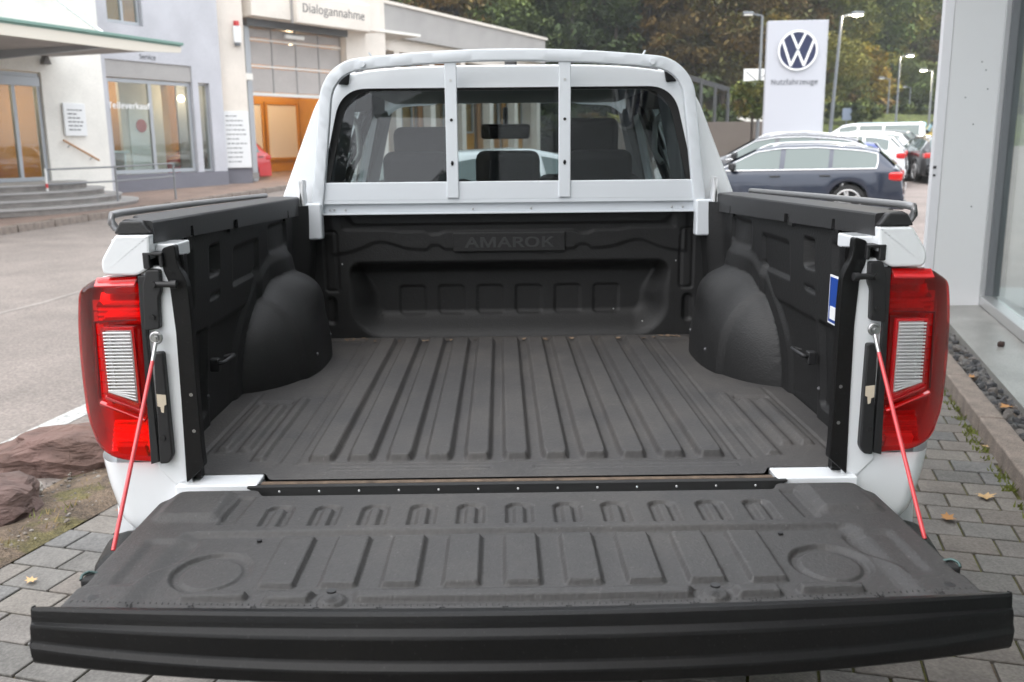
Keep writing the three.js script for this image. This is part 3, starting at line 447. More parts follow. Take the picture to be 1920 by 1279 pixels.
// cab
const cab = new THREE.Group(); cab.name = 'cab'; truck.add(cab);
{
  const lean = (g, z = -1.585) => { const p = g.attributes.position; for (let i = 0; i < p.count; i++) { const x = p.getX(i), y = p.getY(i); p.setZ(i, p.getZ(i) + z - Math.max(0, y - 1.42) * 0.03); } g.computeVertexNormals(); return g; };
  const halfX = (y) => 0.842 - 0.205 * Math.pow(clamp((y - 1.36) / 0.50), 1.0) - 0.03 * sstep(1.7, 1.86, y);
  const ringPts = (k0, k1, fx) => { const L = [], n = 24; for (let k = 0; k <= n; k++) { const y = mix(1.30, 1.822, k / n); L.push([-fx(y), y]); } const top = []; for (let k = 1; k < 24; k++) { const x = mix(-0.60, 0.60, k / 24); top.push([x, 1.822 + 0.036 * (1 - (x / 0.61) ** 4)]); } return [...L, ...top, ...L.slice().reverse().map(([x, y]) => [-x, y])]; };
  const holeO = [[-0.690, 1.434], [-0.603, 1.786], [0.603, 1.786], [0.690, 1.434]], holeI = [[-0.655, 1.444], [-0.575, 1.772], [0.575, 1.772], [0.655, 1.444]];
  const shell = poly(ringPts(0, 1, halfX)); const hp = roundPoly(holeO, [0.02, 0.10, 0.10, 0.02]); shell.holes.push(new THREE.Path(hp.getPoints(10)));
  mesh('rear_wall', lean(extr(shell, 0.035, 0.006, 10)), M.paint, cab);
  // black printed border and three panes
  const fr = roundPoly([[-0.686, 1.437], [-0.600, 1.783], [0.600, 1.783], [0.686, 1.437]], [0.02, 0.10, 0.10, 0.02]); fr.holes.push(new THREE.Path(roundPoly(holeI, [0.01, 0.10, 0.10, 0.01]).getPoints(10)));
  const win = mesh('rear_window', lean(mrg([extr(fr, 0.014, 0, 10), span(-0.205, -0.195, 1.44, 1.775, 0, 0.014), span(0.195, 0.205, 1.44, 1.775, 0, 0.014)]), -1.572), M.rubber, cab);
  const paneGrid = (x0, x1) => { const nx = 14, ny = 10; return surf(lsp(0, 1, nx), lsp(0, 1, ny), (u, v) => { const y = mix(1.446, 1.770, v); const e = 0.655 - 0.08 * (y - 1.444) / 0.328 - 0.085 * Math.pow(clamp((y - 1.68) / 0.09), 2.4); const x = clamp(mix(x0, x1, u), -e, e); return [x, y, -1.562 - (y - 1.42) * 0.03]; }); };
  mesh('pane', paneGrid(-0.655, -0.205), M.glassRear, win); mesh('pane', paneGrid(-0.195, 0.195), M.glassRear, win); mesh('pane', paneGrid(0.205, 0.655), M.glassRear, win);
  // roof with two shallow ribs and a rounded rear edge
  const roofY = (x) => 1.838 + 0.022 * (1 - (x / 0.62) ** 2) + 0.006 * sstep(0.06, 0.03, Math.abs(Math.abs(x) - 0.30) - 0.02);
  const rz = [-1.655, -1.668, -1.685, -1.71, -1.76, -2.2, -2.7, -2.98, -3.05];
  mesh('roof', mrg([metreUV(surf(lsp(-0.63, 0.63, 60), rz, (x, z) => { const e = sstep(-1.72, -1.65, z), s = sstep(0.50, 0.63, Math.abs(x)), f = sstep(-2.9, -3.05, z); return [x, roofY(x) - 0.045 * e * e - 0.05 * s * s - 0.05 * f - 0.02 * sstep(-2.0, -3.0, z), z]; })), metreUV(surf(lsp(-0.62, 0.62, 20), [-1.75, -2.98], (x, z) => [x, 1.80, z]))]), M.paint, cab);
  mesh('headlining', [span(-0.56, 0.56, 1.785, 1.797, -2.95, -1.70)], M.liningPale, cab);
  both('roof_seal', [lean(extr(roundPoly([[-0.607, 1.795], [-0.570, 1.792], [-0.562, 1.836], [-0.592, 1.834]], 0.006), 0.02, 0.004), -1.555)], M.cap, cab);
  mesh('antenna_fin', [extr(roundPoly([[-0.05, 0], [0.09, 0], [0.02, 0.045], [-0.03, 0.05]], 0.012), 0.03, 0.008).rotateY(Math.PI / 2).translate(0.0, 1.858, -1.80)], M.black, cab);
  // cab sides with window openings, leaning in
  const sideShape = new THREE.Shape([[-1.60, 0.62], [-1.58, 1.36], [-1.72, 1.86], [-2.95, 1.85], [-3.72, 1.27], [-3.72, 0.62]].map(([z, y]) => new THREE.Vector2(z, y)));
  sideShape.holes.push(new THREE.Path(roundPoly([[-1.80, 1.36], [-1.86, 1.74], [-2.46, 1.76], [-2.46, 1.34]], 0.03).getPoints(5)), new THREE.Path(roundPoly([[-2.56, 1.34], [-2.56, 1.76], [-2.96, 1.74], [-3.45, 1.30]], 0.03).getPoints(5)));
  const tumble = (g, off) => { g.rotateY(-Math.PI / 2); const p = g.attributes.position; for (let i = 0; i < p.count; i++) { const y = p.getY(i); p.setX(i, p.getX(i) - off + 0.20 * Math.pow(clamp((y - 1.36) / 0.5), 1) + 0.03 * sstep(1.7, 1.86, y)); } g.computeVertexNormals(); return g; };
  const sd = tumble(extr(sideShape, 0.05, 0), 0.795); const sides = both('cab_side', [sd], M.paint, cab);
  const trimShape = new THREE.Shape(sideShape.getPoints(1)); trimShape.holes.push(new THREE.Path(roundPoly([[-1.84, 1.39], [-1.89, 1.71], [-2.43, 1.73], [-2.43, 1.37]], 0.03).getPoints(5)), new THREE.Path(roundPoly([[-2.60, 1.37], [-2.60, 1.73], [-2.94, 1.71], [-3.38, 1.33]], 0.03).getPoints(5)));
  both('door_trim', [tumble(extr(trimShape, 0.012, 0), 0.775)], M.trim, cab);
  const gp = (pts) => tumble(extr(roundPoly(pts, 0.03), 0.004, 0), 0.82);
  both('side_window', [gp([[-1.81, 1.37], [-1.87, 1.73], [-2.45, 1.75], [-2.45, 1.35]])], M.glassClear, cab); both('side_window', [gp([[-2.57, 1.35], [-2.57, 1.75], [-2.95, 1.73], [-3.43, 1.31]])], M.glassClear, cab);
  for (const z of [-2.35, -3.2]) both('door_handle', [rbox(0.09, 0.035, 0.2, 0.012, -0.84, 1.22, z)], M.paint, cab);
  both('wing_mirror', [rbox(0.20, 0.17, 0.10, 0.04, -1.0, 1.36, -3.28), rod([-0.86, 1.30, -3.3], [-0.97, 1.33, -3.28], 0.025)], M.paint, cab);
  mesh('windscreen', surf(lsp(-1, 1, 12), lsp(0, 1, 8), (u, v) => [u * mix(0.72, 0.58, v), mix(1.25, 1.83, v), mix(-3.72, -3.0, v) - 0.10 * (1 - u * u) * (1 - 0.5 * v)]), M.glassClear, cab);
  // front half of the body: bonnet, wings, nose
  mesh('bonnet', surf(lsp(-0.90, 0.90, 24), lsp(-5.15, -3.70, 14), (x, z) => [x, 1.20 + 0.03 * (1 - (x / 0.9) ** 2) - 0.10 * sstep(-4.6, -5.15, z) - 0.06 * sstep(0.7, 0.9, Math.abs(x)), z]), M.paint, cab);
  const wing = new THREE.Shape(); wing.moveTo(-3.70, 0.5); wing.lineTo(-3.96, 0.5); wing.absarc(-4.40, 0.5, 0.44, 0, Math.PI, false); wing.lineTo(-5.12, 0.5); wing.lineTo(-5.12, 1.12); wing.lineTo(-3.70, 1.19); wing.closePath();
  both('front_wing', [extr(wing, 0.04, 0.01, 16).rotateY(-Math.PI / 2).translate(-0.87, 0, 0)], M.paint, cab);
  mesh('nose', [rbox(1.78, 0.62, 0.14, 0.06, 0, 0.80, -5.16)], M.paint, cab);
  mesh('dashboard', [rbox(1.40, 0.30, 0.45, 0.08, 0, 1.14, -3.42), rbox(0.34, 0.12, 0.12, 0.03, 0.02, 1.27, -3.3)], M.seat, cab);
  mesh('steering_wheel', [T(new THREE.TorusGeometry(0.185, 0.016, 8, 28), -0.37, 1.20, -3.05, -0.45)], M.seat, cab);
  const im = mesh('inside_mirror', [rbox(0.25, 0.075, 0.03, 0.015, 0.0, 1.645, -2.93, 0.15, 0.12)], M.black, cab);
  mesh('mirror_glass', [box(0.23, 0.058, 0.002, 0.002, 1.643, -2.913, 0.15, 0.12)], M.chrome, im); mesh('mirror_stalk', [rod([0, 1.66, -2.95], [0, 1.76, -3.06], 0.014)], M.black, im);
  // pillars and grab handles inside
  both('grab_handle', [tube([[-0.635, 1.70, -1.98], [-0.61, 1.66, -2.0], [-0.60, 1.55, -1.96], [-0.625, 1.50, -1.92]], 0.012, 20, 8)], M.liningPale, cab);
  both('pillar_trim', [box(0.05, 0.42, 0.10, -0.70, 1.57, -2.51, 0, 0, -0.38), box(0.05, 0.40, 0.16, -0.72, 1.55, -1.74, -0.2, 0, -0.36)], M.trim, cab);
  // seats
  const seatOf = (x, z, w, top, hx, hw, hh, hy) => { const s = mesh('seat', [rbox(w, 0.66, 0.14, 0.05, x, top - 0.33, z, 0.16), rbox(w, 0.16, 0.5, 0.05, x, top - 0.66, z - 0.27)], M.seat, cab); for (const q of hx) mesh('headrest', [rbox(hw, hh, 0.10, 0.035, q, hy, z + 0.045, 0.12), rod([q - 0.05, hy - hh / 2 - 0.05, z + 0.04], [q - 0.05, hy, z + 0.04], 0.007), rod([q + 0.05, hy - hh / 2 - 0.05, z + 0.04], [q + 0.05, hy, z + 0.04], 0.007)], M.seat, s); return s; };
  seatOf(0, -1.85, 1.34, 1.42, [-0.36, 0.0, 0.36], 0.25, 0.14, 1.485);
  seatOf(-0.40, -2.70, 0.50, 1.42, [-0.40], 0.27, 0.19, 1.57); seatOf(0.40, -2.70, 0.50, 1.44, [0.40], 0.27, 0.20, 1.60);
  mesh('cab_floor', [span(-0.80, 0.80, 0.55, 0.60, -3.7, -1.62), span(-0.80, 0.80, 0.60, 1.25, -3.72, -3.68)], M.seat, cab);
}
mesh('chassis', [span(-0.55, -0.42, 0.45, 0.60, -4.9, -0.05), span(0.42, 0.55, 0.45, 0.60, -4.9, -0.05), span(-0.8, 0.8, 0.60, 0.84, -1.56, -0.06), rod([-0.75, 0.39, -1.135], [0.75, 0.39, -1.135], 0.06)], M.black, truck);
// wheels
for (const s of [-1, 1]) for (const z of [-1.135, -4.40]) {
  const w = mesh('wheel', T(new THREE.LatheGeometry([[0.24, -0.12], [0.36, -0.125], [0.385, -0.10], [0.39, 0], [0.385, 0.10], [0.36, 0.125], [0.24, 0.12]].map((p) => new THREE.Vector2(...p)), 40), s * 0.80, 0.39, z, 0, 0, Math.PI / 2), M.rubber, truck);
  mesh('rim', [T(new THREE.CylinderGeometry(0.06, 0.06, 0.2, 20), s * 0.80, 0.39, z, 0, 0, Math.PI / 2), ...[0, 1, 2, 3, 4, 5].map((k) => T(rbox(0.05, 0.24, 0.06, 0.015, 0, 0.12, 0), 0, 0, 0, k * Math.PI / 3).translate(s * 0.88, 0.39, z)), T(new THREE.TorusGeometry(0.24, 0.02, 8, 32), s * 0.90, 0.39, z, 0, Math.PI / 2)], M.alu, w);
}
// ---------------------------------------------------------------- ground, road, paving, kerbs
const lot = (z) => 0.010 * Math.max(0, -z - 8) + 0.020 * Math.max(0, -z - 24);          // height of road and parking lot
const walk = (z) => 0.12 + 0.018 * Math.max(0, -z - 7);                                  // height of the far pavement
const farKerb = (z) => (z > -30 ? -8.8 - 0.20 * (z + 14.5) : -5.7 + 0.20 * (-30 - z) + 0.006 * (z + 30) ** 2);
const whiteLine = (z) => (z > -20 ? -2.76 - 0.155 * (z + 3.1) : -0.14 + 0.155 * (-20 - z) + 0.005 * (z + 20) ** 2);
const asphaltMap = (r, g, b, s, sz) => tex(512, (u, v) => { const f = fbm(u * 6, v * 6, 6, 4, s), n = vnoise(u * 256, v * 256, 256, s + 1), k = 0.80 + 0.22 * f + 0.26 * (n - 0.5); return [r * k, g * k, b * k]; }, { srgb: true, size: sz });
const asphaltBump = tex(512, (u, v) => vnoise(u * 256, v * 256, 256, 91) * 0.7 + vnoise(u * 128, v * 128, 128, 92) * 0.3, { size: 2 });
M.road = std(0xffffff, 0.88, { map: asphaltMap(0.515, 0.48, 0.455, 100, 3), bumpMap: asphaltBump, bumpScale: 0.004 });
M.lotAsphalt = std(0xffffff, 0.88, { map: asphaltMap(0.57, 0.525, 0.50, 140, 4), bumpMap: asphaltBump, bumpScale: 0.003 });
M.walk = std(0xffffff, 0.9, { map: asphaltMap(0.54, 0.46, 0.415, 160, 3), bumpMap: asphaltBump, bumpScale: 0.003 });
M.whitePaint = std(0xffffff, 0.7, { map: tex(256, (u, v) => { const n = fbm(u * 40, v * 40, 40, 3, 171); const k = n > 0.6 ? 0.56 : 0.70; return [k, k, k * 0.98]; }, { srgb: true, size: 0.8 }) });
M.kerb = std(0xffffff, 0.9, { map: tex(256, (u, v) => { const n = vnoise(u * 128, v * 128, 128, 181), f = fbm(u * 8, v * 8, 8, 3, 182), k = 0.78 + 0.3 * f + 0.25 * (n - 0.5); return [0.52 * k, 0.475 * k, 0.44 * k]; }, { srgb: true, size: 0.6 }), bumpMap: speck, bumpScale: 0.003 });
M.soil = std(0xffffff, 0.95, { map: tex(512, (u, v) => { const f = fbm(u * 16, v * 16, 16, 5, 191), n = vnoise(u * 200, v * 200, 200, 192), gsel = sstep(0.55, 0.68, fbm(u * 9, v * 9, 9, 3, 193)); const k = 0.55 + 0.7 * f + 0.3 * (n - 0.5); return [mix(0.44, 0.40, gsel) * k, mix(0.38, 0.37, gsel) * k, mix(0.32, 0.24, gsel) * k]; }, { srgb: true, size: 1.4 }), bumpMap: speck, bumpScale: 0.012 });
M.grass = std(0xffffff, 0.95, { map: tex(512, (u, v) => { const f = fbm(u * 20, v * 20, 20, 5, 195), k = 0.5 + 0.9 * f; return [0.36 * k, 0.40 * k, 0.17 * k]; }, { srgb: true, size: 6 }), bumpMap: speck, bumpScale: 0.05 });

structure(mesh('ground', surf(lsp(-260, 260, 60), lsp(120, -300, 60), (x, z) => [x, lot(z) * (z > -70 ? 1 : 1) - 0.08, z]), M.grass));
structure(mesh('parking_lot', surf(lsp(0, 1, 12), [...lsp(-6, -60, 40)], (u, z) => { const x = mix(whiteLine(z) + 0.6, 55, u); return [x, lot(z) - 0.006, z, x, z]; }), M.lotAsphalt));
structure(mesh('road', surf(lsp(0, 1, 8), lsp(24, -75, 80), (u, z) => { const x = mix(farKerb(z), whiteLine(z) + 0.75, u); return [x, mix(walk(z) - 0.13, lot(z), sstep(0, 0.8, u)), z, x, z]; }), M.road));
const roadLine = structure(mesh('road_marking', surf([0, 1], lsp(24, -40, 60), (u, z) => { const x = whiteLine(z) - 0.02 + 0.15 * u; return [x, lot(z) + 0.003 + 0.0, z, x, z]; }), M.whitePaint));
const farWalk = structure(mesh('pavement', surf(lsp(0, 1, 10), lsp(24, -75, 70), (u, z) => { const x = farKerb(z) - 0.12 - u * 16; return [x, walk(z), z, x, z]; }), M.walk));
{ // kerb stones along the far pavement, each a metre long
  const kg = [0, 1, 2].map((k) => metreUV(rbox(0.14, 0.26, 0.985, 0.012, 0.1 * k, 0, 0)).translate(-0.1 * k, 0, 0));
  for (let k = 0; k < 46; k++) { const z = 0 - k, x = farKerb(z - 0.5), dx = farKerb(z - 1) - farKerb(z); const m = mesh('kerb_stone', kg[k % 3], M.kerb, farWalk); m.position.set(x - 0.05, walk(z - 0.5) - 0.128 + 0.002 * (k % 3), z - 0.5); m.rotation.y = -Math.atan2(dx, 1); }
}

// the paved strip the truck stands on: concrete block paving in a bed of moss and grit
const PA = 16 * Math.PI / 180, pu = [Math.sin(PA), -Math.cos(PA)], pn = [Math.cos(PA), Math.sin(PA)];      // along the kerb, across it
const K0 = [2.29, -2.01];                                                                  // a point at the foot of the right kerb
const onK = (a, b) => [K0[0] + pu[0] * a + pn[0] * b, K0[1] + pu[1] * a + pn[1] * b];
const paving = structure(mesh('paving', surf(lsp(-8, 7, 30), lsp(-7.2, 0.02, 12), (a, b) => { const p = onK(a, b); const inRoad = p[0] < whiteLine(p[1]) + 0.8; return [Math.max(p[0], whiteLine(p[1]) + 0.5), -0.012 - (inRoad ? 0.004 : 0), p[1], p[0], p[1]]; }), std(0xffffff, 0.95, { map: tex(512, (u, v) => { const f = fbm(u * 14, v * 14, 14, 4, 201), m = sstep(0.34, 0.52, fbm(u * 7, v * 7, 7, 3, 202)), k = 0.55 + 0.8 * f; return [mix(0.33, 0.34, m) * k, mix(0.29, 0.34, m) * k, mix(0.24, 0.13, m) * k]; }, { srgb: true, size: 1.5 }), bumpMap: speck, bumpScale: 0.006 })));
{
  const R = rng(21), L = 0.207, W = 0.166, hts = [];
  const tones = [[0.445, 0.428, 0.41], [0.465, 0.445, 0.42], [0.415, 0.405, 0.39], [0.455, 0.43, 0.405], [0.425, 0.42, 0.412]];
  const mats = tones.map((t, k) => std(0xffffff, 0.85, { map: tex(256, (u, v) => { const n = vnoise(u * 128, v * 128, 128, 210 + k), f = fbm(u * 5, v * 5, 5, 4, 220 + k), q = 0.84 + 0.24 * f + 0.22 * (n - 0.5) - (n > 0.97 ? 0.2 : 0) + 0.05 * sstep(0.6, 0.8, fbm(u * 11, v * 11, 11, 3, 240 + k)); return t.map((c) => c * q); }, { srgb: true, size: 0.7 + 0.07 * k }), bumpMap: speck, bumpScale: 0.002 }));
  const geos = [0, 1, 2, 3, 4, 5].map((k) => { const g = metreUV(rbox(L - 0.009, 0.06, W - 0.009, 0.005, 0, 0, 0, 0, 0, 0, 1)); const uv = g.attributes.uv; for (let i = 0; i < uv.count; i++) uv.setXY(i, uv.getX(i) + k * 0.31, uv.getY(i) + k * 0.17); return g; });
  const rest = [], cand = [];
  const cam = V(-0.03, 1.574, 1.914);
  camera.updateMatrixWorld(); camera.updateProjectionMatrix();
  for (let i = -40; i < 36; i++) for (let j = -34; j < 0; j++) {
    const a = (i + 0.5) * W, b = (j + 0.5 + (((i % 2) + 2) % 2) * 0.5) * L - 0.01; if (b > -L * 0.52) { if (b > 0) continue; }
    const [x, z] = onK(a, b); if (x < whiteLine(z) + 0.82 && z < -2.2) continue; if (x < -2.02 - 0.28 * (z + 1.55) && z > -6) continue; if (z > 2.6) continue;
    const s = V(x, 0, z).project(camera); const vis = z < 1 && Math.abs(s.x) < 1.06 && s.y > -1.1 && s.y < 1 && Math.abs(x) > 0.62;
    cand.push({ x, z, vis, d: cam.distanceTo(V(x, 0, z)), r: R(), q: R(), e: R() });
  }
  cand.sort((p, q) => p.d - q.d); let n = 0;
  for (const c of cand) {
    const y = -0.031 + 0.004 * c.r;
    if (c.vis && n < 300) { const m = mesh('paver', geos[Math.floor(c.q * 6)], mats[Math.floor(c.r * 4.999)], paving); m.position.set(c.x, y, c.z); m.rotation.set(0.006 * (c.e - 0.5), -PA + 0.006 * (c.q - 0.5), 0.006 * (c.r - 0.5)); n++; }
    else rest.push(geos[0].clone().rotateY(-PA).translate(c.x, y, c.z));
  }
  if (rest.length) { const m = mesh('pavers', mrg(rest), mats[0], paving); m.userData.kind = 'stuff'; }
}
// soil margin between paving and road
structure(mesh('verge', surf(lsp(0, 1, 24), lsp(1.5, -7, 120), (u, z) => { const x0 = whiteLine(z) + 0.68, x1 = Math.max(-2.0 - 0.28 * (z + 1.55), x0 + 0.05), x = mix(x0, x1 + 0.06, u); return [x, 0.004 + 0.03 * Math.sin(Math.PI * u) + 0.035 * (fbm(x * 6 + 40, z * 6 + 40, 999, 3, 7) - 0.4) * Math.sin(Math.PI * u), z, x, z]; }), M.soil));
// right kerb: long concrete edging stones
const edging = [];
for (let k = 0; k < 9; k++) { const [x, z] = onK(-4 + k * 1.0 + 0.5, 0.075); const m = mesh('kerb_stone', [rbox(0.13, 0.30, 0.994, 0.012)], M.kerb); m.position.set(x, -0.052 + 0.0015 * (k % 2), z); m.rotation.y = -PA; m.userData = { label: `weathered concrete edging stone beside the dark gravel strip, ${['nearest the viewer', 'second', 'third', 'fourth', 'fifth', 'sixth', 'seventh', 'eighth', 'farthest by the pier'][k]}${k && k < 8 ? ' from the viewer' : ''}`, category: 'kerb stone', group: 'edging stones beside the gravel strip' }; }
// dark stones between edging and wall slab
{
  const R = rng(33), list = [], shapes = [0, 1, 2, 3, 4].map((s) => { const g = new THREE.IcosahedronGeometry(1, 1), p = g.attributes.position; for (let i = 0; i < p.count; i++) { const x = p.getX(i), y = p.getY(i), z = p.getZ(i), k = 0.72 + 0.5 * hash(Math.round(x * 50), Math.round(y * 50), Math.round(z * 50) + s * 7); p.setXYZ(i, x * k * 1.3, y * k * 0.6, z * k * 0.8); } g.computeVertexNormals(); return prep(g); });
  const tone = [[0.10, 0.10, 0.105], [0.16, 0.155, 0.15], [0.07, 0.072, 0.078], [0.22, 0.20, 0.185]];
  const bedG = surf(lsp(-1.5, 5.2, 12), [0.13, 0.55], (a, b) => { const [x, z] = onK(a, b); return [x, 0.015, z]; });
  const strip = structure(mesh('gravel_strip', bedG, M.soil)); let n = 0; const far = [];
  const mt = tone.map((t) => std(t, 0.85, { bumpMap: speck, bumpScale: 0.004 }));
  for (let k = 0; k < 520; k++) { const a = -1.3 + 6.2 * R(), b = 0.155 + 0.155 * R(), [x, z] = onK(a, b), s = 0.014 + 0.020 * R() * R() + 0.006; const g = shapes[k % 5];
    const y = 0.03 + 0.03 * R();
    const sp = V(x, y, z).project(camera); const vis = sp.x < 1.05 && a > -0.4 && a < 3.4;
    if (vis && n < 230) { const m = mesh('stone', g, mt[Math.floor(R() * 4)], strip); m.position.set(x, y, z); m.scale.setScalar(s); m.rotation.set(R() * 0.8, R() * 6, R() * 0.8); n++; }
    else far.push(g.clone().scale(s, s, s).rotateY(R() * 6).translate(x, y, z)); }
  if (far.length) { const m = mesh('stones', mrg(far), mt[1], strip); m.userData.kind = 'stuff'; }
}
const crag = tex(512, (u, v) => fbm(u * 10, v * 10, 10, 6, 260) * 0.7 + Math.abs(fbm(u * 6, v * 22, 22, 3, 270) - 0.5) * 0.9, { size: 0.5 });
// boulders by the road
function boulder(name, label, x, y, z, sx, sy, sz, ry, seed, tone) {
  const g = new THREE.IcosahedronGeometry(1, 5), p = g.attributes.position, col = [];
  for (let i = 0; i < p.count; i++) {
    const v = V(p.getX(i), p.getY(i), p.getZ(i)); const box4 = Math.pow(v.x ** 4 + v.y ** 4 + v.z ** 4, 0.25);
    const n1 = fbm(v.x * 1.7 + 20 + seed, v.z * 1.7 + v.y + 20, 999, 3, seed), n2 = fbm(v.x * 5 + v.y * 3 + 40, v.z * 5 + 40, 999, 3, seed + 5), st = Math.sin(v.y * 9 + 3 * n1 + v.x * 1.5);
    const k = (0.55 + 0.30 / box4 + 0.42 * (n1 - 0.5) + 0.22 * (n2 - 0.5) + 0.035 * st); p.setXYZ(i, v.x * k, v.y * k, v.z * k);
    const t = (0.62 + 0.6 * n2) * (fbm(v.x * 9 + 60, v.z * 9 + v.y * 14 + 60, 999, 3, seed + 9) > 0.6 ? 0.72 : 1); col.push(tone[0] * t, tone[1] * t * (0.95 + 0.1 * n1), tone[2] * t);
  }
  g.scale(sx, sy, sz); g.setAttribute('color', new THREE.Float32BufferAttribute(col, 3)); const q = metreUV(g); q.computeVertexNormals();
  const mm = mesh(name, toCreasedNormals(q, 0.35), std(0xffffff, 0.9, { vertexColors: true, bumpMap: crag, bumpScale: 0.022 })); mm.position.set(x, y, z); mm.rotation.y = ry; tag(mm, label, 'boulder'); return mm;
}
boulder('boulder', 'long reddish brown sandstone boulder lying beside the road edge behind the left tail lamp', -2.19, 0.07, -2.62, 0.44, 0.17, 0.20, 0.25, 3, [0.16, 0.10, 0.083]);
boulder('boulder', 'reddish brown boulder half out of frame at the left edge', -2.30, 0.06, -1.93, 0.26, 0.15, 0.24, 0.5, 9, [0.15, 0.098, 0.085]);
boulder('pale_stone', 'small pale flat stone between the two reddish boulders', -2.225, 0.045, -2.19, 0.075, 0.04, 0.05, 0.3, 14, [0.5, 0.46, 0.42]);
// fallen leaves, tufts of weeds and moss
function leafGeo(s, seed) { const R = rng(seed), pts = []; for (let k = 0; k < 14; k++) { const a = k / 14 * Math.PI * 2, r = s * (k % 2 ? 0.55 : 0.95 + 0.25 * R()); pts.push(new THREE.Vector2(Math.cos(a) * r, Math.sin(a) * r * 0.75)); } const g = new THREE.ShapeGeometry(new THREE.Shape(pts)); g.rotateX(-Math.PI / 2); const p = g.attributes.position; for (let i = 0; i < p.count; i++) p.setY(i, 0.006 + 0.25 * Math.abs(p.getX(i)) + 0.15 * R() * s); g.computeVertexNormals(); return g; }
const leafMat = [[0.40, 0.20, 0.07], [0.50, 0.33, 0.16], [0.33, 0.12, 0.05]].map((c) => std(c, 0.85));
[['pale brown dry leaf on the paving near the right kerb', 2.13, -2.02, 0.05, 1], ['orange brown dry leaf on the paving right of the tailgate', 1.85, -1.78, 0.045, 0], ['small tan leaf lying on the left paving', -1.79, -1.32, 0.03, 1], ['reddish leaf lying on the left paving beside the bumper corner', -1.72, -2.0, 0.035, 2], ['brown leaf in the gravel strip', 2.85, -3.2, 0.05, 0], ['tan leaf on the paving at the foot of the kerb', 2.5, -2.72, 0.035, 1], ['curled tan leaf caught in the gravel beyond the lamp', 3.0, -3.9, 0.04, 0]].forEach(([l, x, z, s, m], k) => { const o = mesh('fallen_leaf', leafGeo(s, 50 + k), leafMat[m]); o.position.set(x, x > 2.7 ? 0.075 : 0.003, z); o.rotation.y = k * 1.3; tag(o, l, 'leaf'); });
{
  const tuft = (list, x, z, n, h, R) => { for (let k = 0; k < n; k++) { const a = R() * 6.28, l = h * (0.5 + R()), b = 0.004 + 0.003 * R(), lx = Math.cos(a) * l * 0.6, lz = Math.sin(a) * l * 0.6, ox = x + (R() - 0.5) * 0.06, oz = z + (R() - 0.5) * 0.06; const g = new THREE.BufferGeometry(); g.setAttribute('position', new THREE.Float32BufferAttribute([ox - b, 0, oz, ox + b, 0, oz, ox + lx, l, oz + lz], 3)); g.setAttribute('uv', new THREE.Float32BufferAttribute([0, 0, 1, 0, 0, 1], 2)); g.computeVertexNormals(); list.push(g); } };
  const A = [], B = [], R = rng(77);
  for (let k = 0; k < 60; k++) { const a = -0.6 + 4.4 * R(), [x, z] = onK(a, -0.012 - 0.03 * R()); tuft(A, x, z, 8, 0.018 + 0.02 * R() * R(), R); }
  for (let k = 0; k < 44; k++) { const z = -0.9 - 2.2 * R(), x = -2.06 - 0.28 * (z + 1.55) + (R() - 0.7) * 0.2; tuft(k % 2 ? A : B, x, z, 7, 0.02 + 0.03 * R(), R); }
  const w = mesh('weeds', mrg(A), std([0.16, 0.19, 0.035], 0.9)); w.userData = { kind: 'stuff', label: 'yellowish green weeds and moss along kerb and verge', category: 'weeds' };
  const w2 = mesh('dry_grass', mrg(B), std([0.26, 0.19, 0.08], 0.9)); w2.userData = { kind: 'stuff', label: 'dry tan grass blades in the soil margin by the boulders', category: 'grass' };
}

{ // loose pebbles on the soil margin, patches and a seam in the road surface
  const R = rng(88), L = [[], [], []], mt = [[0.17, 0.145, 0.12], [0.26, 0.235, 0.205], [0.11, 0.10, 0.092]].map((c) => std(c, 0.9));
  for (let k = 0; k < 620; k++) { const z = -0.9 - 2.6 * R(), x1 = -2.0 - 0.28 * (z + 1.55), x = x1 + 0.03 - 0.45 * R(), s = 0.004 + 0.011 * R() * R(); const g = new THREE.IcosahedronGeometry(s, 0).scale(1.2, 0.7, 0.9).rotateY(R() * 6); L[k % 3].push(g.translate(x, 0.02 + 0.012 * R(), z)); }
  L.forEach((l, i) => { const m = mesh('pebbles', mrg(l), mt[i]); m.userData = { kind: 'stuff', label: `${['brown', 'pale', 'dark'][i]} pebbles scattered on the soil by the boulders`, category: 'pebbles' }; });
  structure(mesh('road_seam', surf([0, 1], lsp(4, -30, 40), (u, z) => { const x = whiteLine(z) - 2.9 + 0.07 * u + 0.02 * Math.sin(z * 3); const f = (whiteLine(z) + 0.75 - farKerb(z)), q = (x - farKerb(z)) / f; return [x, mix(walk(z) - 0.13, lot(z), sstep(0, 0.8, q)) + 0.004, z, x, z]; }), std(0xffffff, 0.85, { map: asphaltMap(0.60, 0.57, 0.545, 118, 1.7) })));
}
